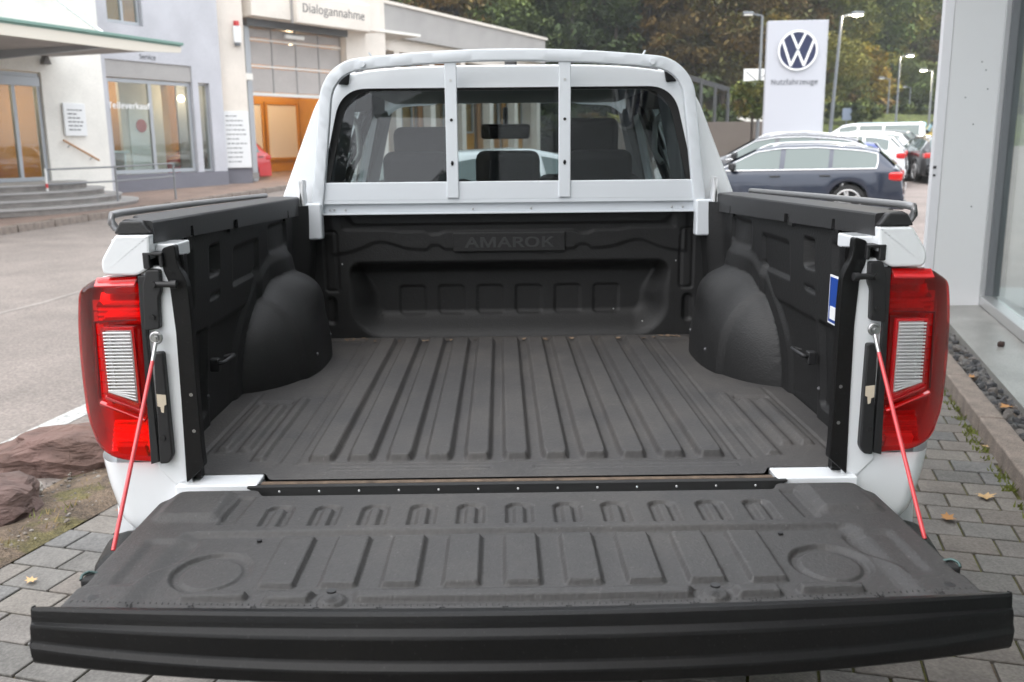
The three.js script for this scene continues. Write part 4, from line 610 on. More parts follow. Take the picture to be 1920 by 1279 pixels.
// ---------------------------------------------------------------- buildings
const plaster = (r, g, b, s) => std(0xffffff, 0.9, { map: tex(256, (u, v) => { const n = vnoise(u * 128, v * 128, 128, s), f = fbm(u * 4, v * 4, 4, 4, s + 1), k = 0.92 + 0.10 * f + 0.05 * (n - 0.5); return [r * k, g * k, b * k]; }, { srgb: true, size: 2.5 }), bumpMap: speck, bumpScale: 0.004 });
const B = {
  white: plaster(0.90, 0.89, 0.86, 300), lilac: plaster(0.745, 0.748, 0.768, 310), plinth: plaster(0.45, 0.45, 0.48, 320), grey: plaster(0.64, 0.63, 0.62, 330), cream: plaster(0.88, 0.85, 0.81, 340), panel: plaster(0.70, 0.68, 0.665, 350),
  frame: std([0.36, 0.38, 0.40], 0.45, { metalness: 0.3 }), frameDark: std([0.13, 0.14, 0.15], 0.5), glass: phy([0.80, 0.85, 0.84], 0.0, { transmission: 1, thickness: 0, ior: 1.52 }),
  orange: plaster(0.74, 0.56, 0.30, 360), orangeDoor: std([0.46, 0.22, 0.035], 0.55), yellow: plaster(0.78, 0.66, 0.42, 370), floor: std([0.22, 0.21, 0.20], 0.5), board: std([0.74, 0.75, 0.75], 0.5), ink: std([0.07, 0.075, 0.08], 0.7), blind: std([0.62, 0.62, 0.59], 0.8),
  copper: std([0.16, 0.27, 0.23], 0.7), wood: std([0.42, 0.22, 0.10], 0.55), step: std(0xffffff, 0.85, { map: asphaltMap(0.52, 0.50, 0.48, 380, 0.8), bumpMap: speck, bumpScale: 0.004 }), tape: std([0.55, 0.04, 0.04], 0.6), postWhite: std([0.7, 0.7, 0.68], 0.6), dark: std([0.035, 0.035, 0.04], 0.7),
  bulb: std([1, 0.9, 0.7], 0.5, { emissive: lin(1, 0.82, 0.5), emissiveIntensity: 3 }), strip: std([0.95, 0.95, 0.92], 0.4),
};
const frame = (x, z, deg) => { const r = deg * Math.PI / 180; const at = (g) => { g.rotateY(r); g.translate(x, 0, z); return g; }; at.p = (lx, y, lz) => [x + Math.cos(r) * lx + Math.sin(r) * lz, y, z - Math.sin(r) * lx + Math.cos(r) * lz]; at.r = r; return at; };
const W = (F, x0, x1, y0, y1, z0, z1, r) => F(span(x0, x1, y0, y1, z0, z1, r));
function lamp(F, parent, x, y, z, power, name = 'ceiling_lamp') { const p = F.p(x, y, z); const m = mesh(name, T(new THREE.SphereGeometry(0.11, 14, 10), ...p), B.bulb, parent); const l = new THREE.PointLight(0xffdcb0, power * 0.11, 0, 2); l.position.set(...p); l.castShadow = true; l.shadow.radius = 5; scene.add(l); return m; }
function windowOn(F, parent, x0, x1, y0, y1, z, cols = [0.5], fw = 0.06, panes = true, name = 'window') {   // metal frame with panes between its mullions
  const bars = [W(F, x0, x0 + fw, y0, y1, z - 0.06, z + 0.04), W(F, x1 - fw, x1, y0, y1, z - 0.06, z + 0.04), W(F, x0 + fw, x1 - fw, y0, y0 + fw, z - 0.06, z + 0.04), W(F, x0 + fw, x1 - fw, y1 - fw, y1, z - 0.06, z + 0.04)];
  const xs = [x0 + fw / 2, ...cols.map((c) => mix(x0, x1, c)), x1 - fw / 2]; cols.forEach((c) => { const x = mix(x0, x1, c); bars.push(W(F, x - fw / 2, x + fw / 2, y0 + fw, y1 - fw, z - 0.05, z + 0.03)); });
  const w = mesh(name, bars, B.frame, parent);
  for (let k = 0; k < xs.length - 1; k++) mesh('pane', [W(F, xs[k] + fw / 2 + 0.002, xs[k + 1] - fw / 2 - 0.002, y0 + fw, y1 - fw, z - 0.012, z - 0.006)], B.glass, w);
  return w;
}
function lettersOn(F, parent, str, size, x, y, z, m = B.ink, o = {}) { return mesh('lettering', F(text(str, size, 0.008, o).translate(x, y, z)), m, parent); }
function linesOn(F, parent, x0, x1, y0, y1, n, z, seed) { const R = rng(seed); for (let k = 0; k < n; k++) { const y = mix(y1, y0, (k + 0.5) / n), w = (x1 - x0) * (0.5 + 0.45 * R()), words = []; let x = x0; while (x < x0 + w) { const l = 0.04 + 0.10 * R(); words.push(W(F, x, Math.min(x + l, x1), y - 0.013, y + 0.013, z, z + 0.003)); x += l + 0.025; } mesh('text_line', words, B.ink, parent).userData.kind = 'stuff'; } }

// white office block with glazed entrance
const FA = frame(-9.812, -22.086, 68);
const office = thing('office_building', 'white rendered office block with glazed sliding entrance at the left edge', 'building');
{
  const H = 9;
  mesh('wall', [W(FA, -1.86, 0, 0, H, -0.3, 0), W(FA, -4.6, -1.86, 3.32, H, -0.3, 0), W(FA, -16, -4.6, 0, H, -0.3, 0), W(FA, -0.3, 0, 0, H, -10, -0.3), W(FA, -16, -0.3, 0, H, -10.2, -10), W(FA, -16, -15.8, 0, H, -10, -0.3)], B.white, office);
  mesh('roof', [W(FA, -16.2, 0.2, H, H + 0.25, -10.4, 0.2)], B.grey, office);
  windowOn(FA, office, -4.58, -1.88, 0.88, 3.30, -0.10, [0.30, 0.735], 0.09, true, 'entrance_door');
  mesh('door_header', [W(FA, -4.5, -1.9, 3.0, 3.2, -0.12, -0.02)], B.frame, office);
  mesh('inner_floor', [W(FA, -15.8, -0.3, 0.7, 0.87, -9.9, -0.3)], B.floor, office); mesh('inner_wall', [W(FA, -15.8, -0.32, 0.87, 3.5, -4.2, -4.0)], B.yellow, office); mesh('inner_ceiling', [W(FA, -15.8, -0.3, 3.42, 3.6, -9.9, -0.3)], B.white, office);
  const c = mesh('counter', [W(FA, -4.0, -2.9, 0.87, 1.85, -2.6, -2.0, 0.03)], B.dark, office); mesh('counter_top', [W(FA, -4.1, -2.8, 1.85, 1.90, -2.7, -1.9, 0.01)], B.board, c);
  mesh('display_stand', [W(FA, -2.45, -2.2, 0.87, 2.5, -1.6, -1.3, 0.03)], B.dark, office); mesh('partition', [W(FA, -1.0, -0.8, 0.87, 3.42, -3.9, -1.2)], B.orange, office); mesh('column', [W(FA, -2.2, -1.95, 0.87, 3.42, -3.0, -2.7)], B.panel, office);
  lamp(FA, office, -2.3, 2.5, -1.9, 14); lamp(FA, office, -4.2, 2.9, -2.6, 16);
}
{ // canopy over the entrance: green copper edge, pale fascia, grey triangular brackets
  const cp = thing('entrance_canopy', 'flat canopy with green copper edge and pale fascia over the office entrance', 'canopy');
  const Y = 3.74;
  mesh('canopy_roof', [W(FA, -9, -1.5, Y, Y + 0.03, 0.05, 3.72)], B.copper, cp);
  mesh('copper_edge', [W(FA, -9, -1.44, Y + 0.03, Y + 0.09, 3.66, 3.76, 0.01), W(FA, -1.52, -1.44, Y + 0.03, Y + 0.09, 0.05, 3.66)], B.copper, cp);
  mesh('fascia', [FA(extr(poly([[-9, Y - 0.20], [-2.9, Y - 0.20], [-1.5, Y - 0.12], [-1.46, Y - 0.001], [-9, Y - 0.001]]), 0.05).translate(0, 0, 3.66))], std([0.62, 0.58, 0.50], 0.7), cp);
  for (const x of [-3.05, -5.9, -8.6]) mesh('bracket', [FA(extr(poly([[0.02, Y - 0.005], [3.6, Y - 0.005], [3.6, Y - 0.12], [0.02, Y - 0.24]]), 0.10).rotateY(-Math.PI / 2).translate(x, 0, 0))], B.frame, cp);
  mesh('soffit', [W(FA, -9, -1.55, Y - 0.06, Y - 0.02, 0.06, 3.6)], B.panel, cp);
  for (const x of [-3.1, -8.6]) mesh('tie_rod', [rod(FA.p(x, Y + 0.05, 3.3), FA.p(x, 5.9, 0.02), 0.035, 8)], B.board, cp);
}
{ // steps fanning out from the entrance
  const st = thing('entrance_steps', 'curved grey stone steps leading up to the glazed entrance', 'steps');
  const y0 = 0.30;
  for (let k = 0; k < 4; k++) { const R = 3.35 - 0.40 * k, g = new THREE.CylinderGeometry(R, R, 0.1425, 48, 1, false, -Math.PI / 2, Math.PI).scale(1, 1, 0.78); mesh('step', [FA(g.translate(-3.55, y0 + 0.1425 * (k + 0.5), 0.0))], B.step, st); mesh('step_nosing', [FA(new THREE.CylinderGeometry(R + 0.03, R + 0.03, 0.04, 48, 1, false, -Math.PI / 2, Math.PI).scale(1, 1, 0.78).translate(-3.55, y0 + 0.1425 * (k + 1) - 0.014, 0.0))], B.grey, st); }
}
{ const o = thing('wall_lamp', 'small dark wedge-shaped lamp high on the white office wall', 'wall lamp'); mesh('shade', [FA(extr(poly([[-0.11, 0], [0.11, 0], [0.015, 0.24], [-0.015, 0.24]]), 0.12, 0.01).translate(-1.76, 3.50, 0.02))], std([0.12, 0.11, 0.10], 0.5), o); mesh('back_plate', [W(FA, -1.84, -1.68, 3.52, 3.60, 0.001, 0.02)], B.frame, o); }
{ const o = thing('notice_board', 'white notice board on the office wall beside the entrance', 'notice board'); mesh('board', [W(FA, -1.38, -0.72, 1.90, 2.66, 0.02, 0.07, 0.01)], B.board, o); mesh('spacer', [W(FA, -1.2, -0.9, 2.1, 2.5, 0.0, 0.02)], B.frame, o); linesOn(FA, o, -1.27, -0.82, 2.0, 2.55, 6, 0.071, 4); }
{ const o = thing('handrail', 'short sloping wooden handrail on the white office wall', 'handrail'); mesh('rail', [rod(FA.p(-1.5, 1.80, 0.10), FA.p(-0.47, 1.32, 0.10), 0.025)], B.wood, o); for (const [x, y] of [[-1.3, 1.70], [-0.66, 1.40]]) mesh('bracket', [rod(FA.p(x, y - 0.06, 0), FA.p(x, y, 0.10), 0.012)], B.frame, o); }

// service wing: lilac-grey wall with shop windows, white column, workshop gate
const FB = frame(-10.423, -23.586, 62), FC = frame(-8.889, -27.586, 25), FG = frame(-8.062, -29.086, 54);
const wing = thing('service_building', 'pale lilac-grey service building with shop windows and an open workshop gate', 'building');
{
  const H = 9.5;
  mesh('wall', [W(FB, -1.5, 0.32, 3.92, H, -0.3, 0), W(FB, 0.32, 1.5, 3.92, 4.85, -0.3, 0), W(FB, 0.32, 1.5, 6.3, H, -0.3, 0), W(FB, 1.5, 4.3, 3.92, H, -0.3, 0), W(FB, -1.5, 0.12, 0, 3.92, -0.3, 0), W(FB, 3.12, 3.34, 0.9, 3.92, -0.3, 0), W(FB, 3.78, 4.3, 0.9, 3.92, -0.3, 0), W(FB, 3.34, 3.78, 3.47, 3.92, -0.3, 0)], B.lilac, wing);
  mesh('header_panel', [W(FB, 0.12, 3.12, 3.47, 3.92, -0.3, -0.04)], B.grey, wing);
  mesh('plinth', [W(FB, 0.12, 4.3, 0, 0.90, -0.3, 0.02)], B.plinth, wing);
  const w = windowOn(FB, wing, 0.14, 3.10, 0.92, 3.45, -0.14, [0.5], 0.10, true, 'shop_window'); windowOn(FB, wing, 3.36, 3.76, 0.92, 3.45, -0.14, [], 0.05, true, 'shop_window');
  lettersOn(FB, w, 'Teileverkauf', 0.165, 0.88, 2.74, -0.10, B.board, { f: fontB });
  windowOn(FB, wing, 0.34, 1.48, 4.87, 6.28, -0.14, [0.5], 0.08); mesh('window_back', [W(FB, 0.32, 1.5, 4.85, 6.3, -0.8, -0.7)], B.orange, wing);
  lettersOn(FB, wing, 'Service', 0.13, 1.55, 4.06, 0.002);
  // rooms behind the windows
  mesh('inner_wall', [W(FB, -1.4, 6, 0.3, 3.9, -4.3, -4.1)], B.yellow, wing); mesh('inner_floor', [W(FB, -1.4, 6, 0.6, 0.80, -4.1, -0.3)], B.floor, wing); mesh('inner_ceiling', [W(FB, -1.4, 6, 3.70, 3.9, -4.1, -0.3)], B.white, wing);
  mesh('partition', [W(FB, 1.75, 3.3, 0.8, 3.7, -1.6, -1.5)], B.cream, wing); const dr = mesh('inner_door', [W(FB, 2.0, 2.85, 0.8, 2.85, -1.5, -1.46)], B.board, wing); mesh('handle', [W(FB, 2.72, 2.82, 1.80, 1.83, -1.46, -1.41)], B.frameDark, dr); mesh('round_sign', [FB(T(new THREE.CylinderGeometry(0.19, 0.19, 0.02, 24), 2.42, 2.25, -1.45, Math.PI / 2))], std([0.45, 0.05, 0.04], 0.6), dr);
  mesh('desk', [W(FB, 0.2, 1.5, 1.48, 1.54, -1.9, -1.0), W(FB, 0.25, 0.32, 0.8, 1.48, -1.8, -1.1), W(FB, 1.4, 1.47, 0.8, 1.48, -1.8, -1.1)], B.board, wing); const mo = mesh('monitor', [W(FB, 0.6, 1.05, 1.75, 2.1, -1.6, -1.56, 0.01)], B.dark, wing); mesh('monitor_stand', [W(FB, 0.80, 0.85, 1.54, 1.80, -1.62, -1.58), W(FB, 0.7, 0.95, 1.54, 1.56, -1.7, -1.5)], B.dark, mo); mesh('shelf', [W(FB, 0.3, 1.6, 2.95, 3.0, -3.9, -3.5), W(FB, 0.3, 1.6, 2.4, 2.45, -3.9, -3.5), W(FB, 0.3, 1.6, 1.9, 1.95, -3.9, -3.5), W(FB, 0.3, 0.35, 0.8, 3.2, -3.9, -3.5), W(FB, 1.55, 1.6, 0.8, 3.2, -3.9, -3.5)], B.wood, wing);
  mesh('fire_extinguisher', [FB(T(new THREE.CylinderGeometry(0.12, 0.12, 1.1, 16), 3.66, 1.5, -0.7))], std([0.4, 0.02, 0.03], 0.4), wing);
  lamp(FB, wing, 0.9, 3.2, -2.3, 14); lamp(FB, wing, 3.5, 3.05, -0.9, 5);
  // white column with dark foot
  mesh('column', [W(FC, -0.02, 1.16, 0.98, H, -1.0, 0)], B.cream, wing); mesh('column_foot', [W(FC, -0.02, 1.16, 0, 0.978, -1.0, 0.015)], B.plinth, wing);
  mesh('side_wall', [W(FC, -0.9, -0.03, 0, H, -0.65, -0.3)], B.lilac, wing);
  // workshop gate
  mesh('gate_jamb', [W(FG, 0.0, 0.20, 0, 5.55, -0.5, -0.02)], B.frame, wing); mesh('gate_pillar', [W(FG, 4.42, 5.42, 0, 5.60, -0.7, 0.05)], B.cream, wing);
  mesh('end_wall', [W(FG, 6.82, 7.0, 0, 9.5, -5.2, -0.62), W(FG, 5.43, 7.0, 0, 9.5, -0.62, -0.45)], B.cream, wing);
  mesh('gate_lintel', [W(FG, 0.0, 4.42, 5.38, 5.60, -0.4, 0.15)], B.frameDark, wing);
  mesh('overhang', [W(FG, -0.30, 5.46, 5.60, 6.6, -0.4, 0.75)], B.cream, wing); mesh('upper_wall', [W(FG, -0.3, 5.46, 6.6, H, -0.9, -0.3)], B.cream, wing);
  const sg = mesh('sign_box', [W(FG, 1.35, 4.7, 5.50, 6.42, 0.76, 1.0, 0.05)], B.cream, wing); mesh('sign_gap', [W(FG, 1.28, 1.35, 5.5, 6.4, 0.752, 0.80)], B.grey, sg);
  lettersOn(FG, sg, 'Dialogannahme', 0.27, 3.0, 5.96, 1.0, B.ink, { sx: 1.08 });
  // sectional door, half raised: framed panels
  const gd = new THREE.Group(); gd.name = 'sectional_door'; wing.add(gd);
  mesh('rail', [W(FG, 0.22, 4.40, 3.25, 3.36, -0.30, -0.2), W(FG, 0.22, 4.40, 4.15, 4.22, -0.30, -0.2), W(FG, 0.22, 4.40, 4.98, 5.05, -0.30, -0.2)], B.blind, gd);
  for (let c = 0; c < 4; c++) for (let r = 0; r < 3; r++) mesh('panel', [W(FG, 0.26 + c * 1.035, 0.26 + c * 1.035 + 0.985, [3.36, 4.22, 5.05][r] + 0.02, [4.15, 4.98, 5.38][r] - 0.02, -0.28, -0.235, 0.01)], B.panel, gd);
  mesh('stile', [0, 1, 2, 3, 4].map((c) => W(FG, 0.215 + c * 1.035, 0.255 + c * 1.035, 3.36, 5.38, -0.30, -0.21)), B.grey, gd).userData.kind = 'stuff';
  mesh('strip_lamp', [W(FG, 1.78, 2.6, 5.14, 5.26, -0.20, -0.08, 0.02)], B.strip, gd);
  // workshop hall
  mesh('hall_floor', [W(FG, -4.2, 9, 0.36, 0.42, -9, 0.1)], B.floor, wing); mesh('hall_back', [W(FG, -4.2, 9, 0.42, 5.8, -5.2, -5.0)], B.orange, wing); mesh('hall_side', [W(FG, -4.2, -4.0, 0.42, 5.8, -5.0, -0.6)], B.orange, wing); mesh('hall_side', [W(FG, 6.6, 6.8, 0.42, 5.8, -5.0, -0.75)], B.orange, wing); mesh('hall_roof', [W(FG, -4.2, 9, 5.8, 5.9, -9, -0.4)], B.white, wing);
  for (const [a, b, c, d] of [[1.35, 2.4, 1.5, 3.0], [3.0, 4.6, 1.2, 3.25], [4.9, 6.4, 1.2, 3.25]]) { const f = mesh('hall_window', [W(FG, a, b, c, d, -4.99, -4.93)], B.blind, wing); mesh('hall_window_frame', [W(FG, a - 0.1, a, c - 0.1, d + 0.1, -4.99, -4.88), W(FG, b, b + 0.1, c - 0.1, d + 0.1, -4.99, -4.88), W(FG, a, b, d, d + 0.1, -4.99, -4.88), W(FG, a, b, c - 0.1, c, -4.99, -4.88)], B.orangeDoor, f); }
  mesh('notice', [W(FG, 3.7, 4.1, 2.2, 2.5, -4.93, -4.92)], B.board, wing); mesh('hall_post', [W(FG, 2.55, 2.8, 0.42, 5.8, -4.9, -4.6)], B.yellow, wing); mesh('hall_dado', [W(FG, -4.0, 6.6, 0.42, 1.15, -4.99, -4.95)], B.orangeDoor, wing);
  lamp(FG, wing, 1.6, 5.2, -2.6, 60); lamp(FG, wing, 4.2, 5.2, -2.6, 60);
}
{ const o = thing('alarm_siren', 'white wall siren with red flashing lamp on the column beside the workshop gate', 'siren'); mesh('case', [W(FC, 0.84, 1.06, 4.72, 5.22, 0.01, 0.16, 0.03)], B.board, o); mesh('red_lamp', [FC(T(new THREE.CylinderGeometry(0.08, 0.09, 0.14, 16), 0.95, 5.29, 0.09))], std([0.5, 0.03, 0.03], 0.3), o); mesh('horn', [W(FC, 0.87, 1.03, 4.64, 4.72, 0.02, 0.13)], B.frameDark, o); }
{ const o = thing('info_panel', 'tall white information panel with rows of small print on the column', 'sign'); mesh('board', [W(FC, 0.36, 1.14, 0.98, 2.70, 0.03, 0.09, 0.01)], B.board, o); mesh('spacer', [W(FC, 0.5, 1.0, 1.2, 2.5, 0.0, 0.03)], B.frame, o); linesOn(FC, o, 0.44, 1.06, 1.1, 2.62, 11, 0.091, 8); }

// long low workshop with a grey fascia
const FL = frame(-5.443, -36.086, 63);
const longB = thing('workshop_building', 'long flat-roofed workshop with a tall grey fascia receding behind the truck', 'building');
{
  mesh('fascia', [W(FL, -0.6, 16.7, 5.92, 7.14, -0.3, 0.4)], B.grey, longB); mesh('roof_edge', [W(FL, -0.7, 16.85, 7.14, 7.26, -12, 0.48)], B.cream, longB); mesh('beam', [W(FL, -0.6, 16.7, 5.42, 5.92, -0.3, 0.1)], B.cream, longB);
  mesh('back_wall', [W(FL, -0.6, 16.7, 0, 5.42, -12, -11.8), W(FL, 16.5, 16.7, 0, 7.1, -11.8, -0.3)], B.cream, longB); mesh('roof_slab', [W(FL, -0.6, 16.7, 7.0, 7.13, -11.8, -0.3)], B.grey, longB);
  for (let k = 0; k < 7; k++) { const x = -0.5 + k * 2.8; mesh('pier', [W(FL, x, x + 0.4, 0, 5.42, -0.3, 0.08)], B.cream, longB); if (k < 6) { mesh('bay', [W(FL, x + 0.4, x + 2.8, 0, 5.42, -0.9, -0.8)], k % 2 ? B.orangeDoor : B.wood, longB); windowOn(FL, longB, x + 0.7, x + 2.5, 2.2, 5.1, -0.7, [0.5], 0.07); } }
}
{ const o = thing('floodlight', 'grey floodlight under the long workshop fascia beside the gate pillar', 'floodlight'); mesh('head', [FL(box(0.34, 0.24, 0.22, 0.30, 5.62, 0.26, 0.5))], B.frame, o); mesh('arm', [W(FL, 0.26, 0.34, 5.68, 5.74, 0.1, 0.25)], B.frame, o); }

// showroom on the right: white panelled pier, glazing with blinds, slab, deep canopy continuing behind the camera
const FR = frame(4.43, -6.5, -107);
const show = thing('showroom', 'showroom front with a tall white panelled pier and floor-length glazing at the right edge', 'building');
{
  const panelW = phy([0.85, 0.85, 0.87], 0.3, { clearcoat: 0.6, clearcoatRoughness: 0.15 });
  const pierM = [extr(poly([[3.905, 6.49], [4.345, 6.49], [4.345, 7.25], [4.20, 7.25]]), 5.1, 0.003).rotateX(-Math.PI / 2).translate(0, 0.10, 0)];
  mesh('pier_panel', pierM, panelW, show); mesh('pier_edge', [extr(poly([[4.19, -7.25], [3.826, -6.56], [3.835, -6.52], [3.90, -6.486], [3.90, -6.51]].map(([x, z]) => [x, -z])), 5.1, 0.002).rotateX(-Math.PI / 2).translate(0, 0.10, 0)], std([0.55, 0.56, 0.58], 0.4), show);
  mesh('corner_strip', [span(4.348, 4.425, 0.10, 5.2, -6.75, -6.485, 0.004)], std([0.60, 0.61, 0.62], 0.35, { metalness: 0.3 }), show);
  for (const [y, s] of [[1.35, 0.012], [1.28, 0.009]]) mesh('fixing', [span(3.85 - s, 3.85 + s, y - s, y + s, -6.56, -6.505)], B.dark, show);
  const tiny = [[4.18, 2.25], [4.22, 2.18], [4.06, 1.95], [4.25, 2.02], [4.15, 1.72], [4.20, 1.0]]; for (const [x, y] of tiny) mesh('rivet', T(new THREE.SphereGeometry(0.006, 8, 6), x, y, -6.489), B.ink, show);
  // glazing
  mesh('sill_rail', [W(FR, 0, 18, 0.10, 0.19, -0.06, 0.07, 0.008)], B.alu ?? M.alu, show);
  for (let k = 0; k < 7; k++) { const x = k * 2.6; mesh('mullion', [W(FR, x, x + 0.07, 0.19, 3.6, -0.08, 0.03)], B.frameDark, show); if (k < 6) mesh('pane', [W(FR, x + 0.07, x + 2.6, 0.19, 3.55, -0.04, -0.028)], B.glass, show); }
  for (let k = 0; k < 90; k++) mesh('blind_slat', [FR(box(0.118, 3.3, 0.004, 0.15 + k * 0.128, 1.88, -0.55, 0, 0.22))], B.blind, show);
  mesh('head_beam', [W(FR, -0.1, 18, 3.55, 3.75, -0.3, 0.05)], B.frame, show);
  mesh('inner_floor', [W(FR, -0.1, 18, 0.02, 0.10, -7, -0.07)], B.floor, show); mesh('inner_wall', [W(FR, -0.1, 18, 0.1, 3.7, -7.1, -7), W(FR, -0.3, -0.1, 0.1, 3.7, -7, -0.9), W(FR, 18, 18.2, 0.1, 5.2, -7.1, 0)], B.white, show);
  mesh('upper_wall', [W(FR, -0.3, 18.2, 3.75, 5.2, -7.1, 0.0)], panelW, show); mesh('roof', [W(FR, -0.5, 18.4, 5.2, 5.4, -7.3, 1.3)], B.grey, show);
  mesh('canopy', [W(FR, 12.0, 18.2, 2.78, 3.05, 0.06, 1.2)], B.frameDark, show);
  mesh('canopy_fascia', [W(FR, 12.0, 18.2, 2.75, 3.25, 1.202, 1.26)], B.frame, show);
}
structure(mesh('stone_slab', [W(FR, -1.2, 18, 0.0, 0.10, 0.07, 0.47), W(FR, -1.2, 0.0, 0.0, 0.10, -1.5, 0.07)], phy([0.30, 0.30, 0.295], 0.32, { bumpMap: speck, bumpScale: 0.0006, map: asphaltMap(0.98, 0.97, 0.95, 390, 1.2) })));
{ const g = new THREE.IcosahedronGeometry(0.022, 2), p = g.attributes.position; for (let i = 0; i < p.count; i++) { const k = 0.8 + 0.4 * hash(Math.round(p.getX(i) * 2000), Math.round(p.getY(i) * 2000), Math.round(p.getZ(i) * 2000)); p.setXYZ(i, p.getX(i) * k * 1.2, p.getY(i) * k, p.getZ(i) * k); } g.computeVertexNormals(); const m = mesh('cone_scale_lump', g, std([0.05, 0.03, 0.025], 0.9)); m.name = 'pine_cone'; m.position.set(3.62, 0.118, -4.72); tag(m, 'small dark brown cone lying on the grey slab', 'pine cone'); }

// brand roundel, built once and used on the pylon and on the showroom wall
function roundel(parent, r, place) {
  const navy = std([0.005, 0.011, 0.055], 0.4), wht = std([0.82, 0.83, 0.84], 0.4);
  const put = (name, g, m, p) => mesh(name, metreUV(place(g)), m, p);
  const disc = put('emblem_disc', T(new THREE.CylinderGeometry(r * 0.93, r * 0.93, 0.05, 48), 0, 0, 0, Math.PI / 2), navy, parent);
  put('emblem_ring', new THREE.TorusGeometry(r * 0.955, r * 0.05, 10, 60).scale(1, 1, 0.8).translate(0, 0, 0.03), wht, disc);
  const bar = (pts, w) => { const out = []; for (let i = 0; i < pts.length - 1; i++) { const [a, b] = [pts[i], pts[i + 1]], L = Math.hypot(b[0] - a[0], b[1] - a[1]) + w * 0.42; out.push(box(L, w, 0.02).rotateZ(Math.atan2(b[1] - a[1], b[0] - a[0])).translate((a[0] + b[0]) / 2, (a[1] + b[1]) / 2, 0.035 + 0.0015 * i)); } return mrg(out); };
  const s = r;
  put('emblem_letter', bar([[-0.36 * s, 0.86 * s], [0, 0.10 * s], [0.36 * s, 0.86 * s]], 0.115 * s), wht, disc);
  put('emblem_letter', bar([[-0.78 * s, 0.50 * s], [-0.33 * s, -0.74 * s], [0, -0.02 * s], [0.33 * s, -0.74 * s], [0.78 * s, 0.50 * s]], 0.115 * s).translate(0, 0, 0.004), wht, disc);
}
{ const o = thing('wall_emblem', 'large round emblem on the showroom wall behind the viewer, mirrored in the rear window', 'emblem'); const P = FR.p(10.75, 2.35, 0.12); mesh('backing', [FR(T(new THREE.CylinderGeometry(0.33, 0.33, 0.06, 40), 10.75, 2.35, 0.06, Math.PI / 2))], B.board, o); roundel(o, 0.33, (g) => FR(g.translate(10.75, 2.35, 0.12))); }

const railM = std([0.22, 0.225, 0.23], 0.5, { metalness: 0.3 });
// railing along the far pavement
{
  const o = thing('pavement_railing', 'low tubular railing along the pavement in front of the office steps', 'railing');
  const P = [[-9.52, -18.0], [-8.55, -19.2], [-7.95, -21.2]].map(([x, z]) => [x, walk(z), z]);
  P.forEach((p, k) => { const q = mesh('post', [rod([p[0], p[1], p[2]], [p[0], p[1] + 0.88, p[2]], 0.024)], k === 0 ? B.postWhite : railM, o); if (k === 0) [0.12, 0.30, 0.48].forEach((h) => mesh('red_band', [rod([p[0], p[1] + h, p[2]], [p[0], p[1] + h + 0.09, p[2]], 0.026)], B.tape, q)); });
  for (const h of [0.86, 0.55]) mesh('rail', [rod([P[0][0], P[0][1] + h, P[0][2]], [P[1][0], P[1][1] + h, P[1][2]], 0.019), rod([P[1][0], P[1][1] + h, P[1][2]], [P[2][0], P[2][1] + h, P[2][2]], 0.019)], railM, o);
}
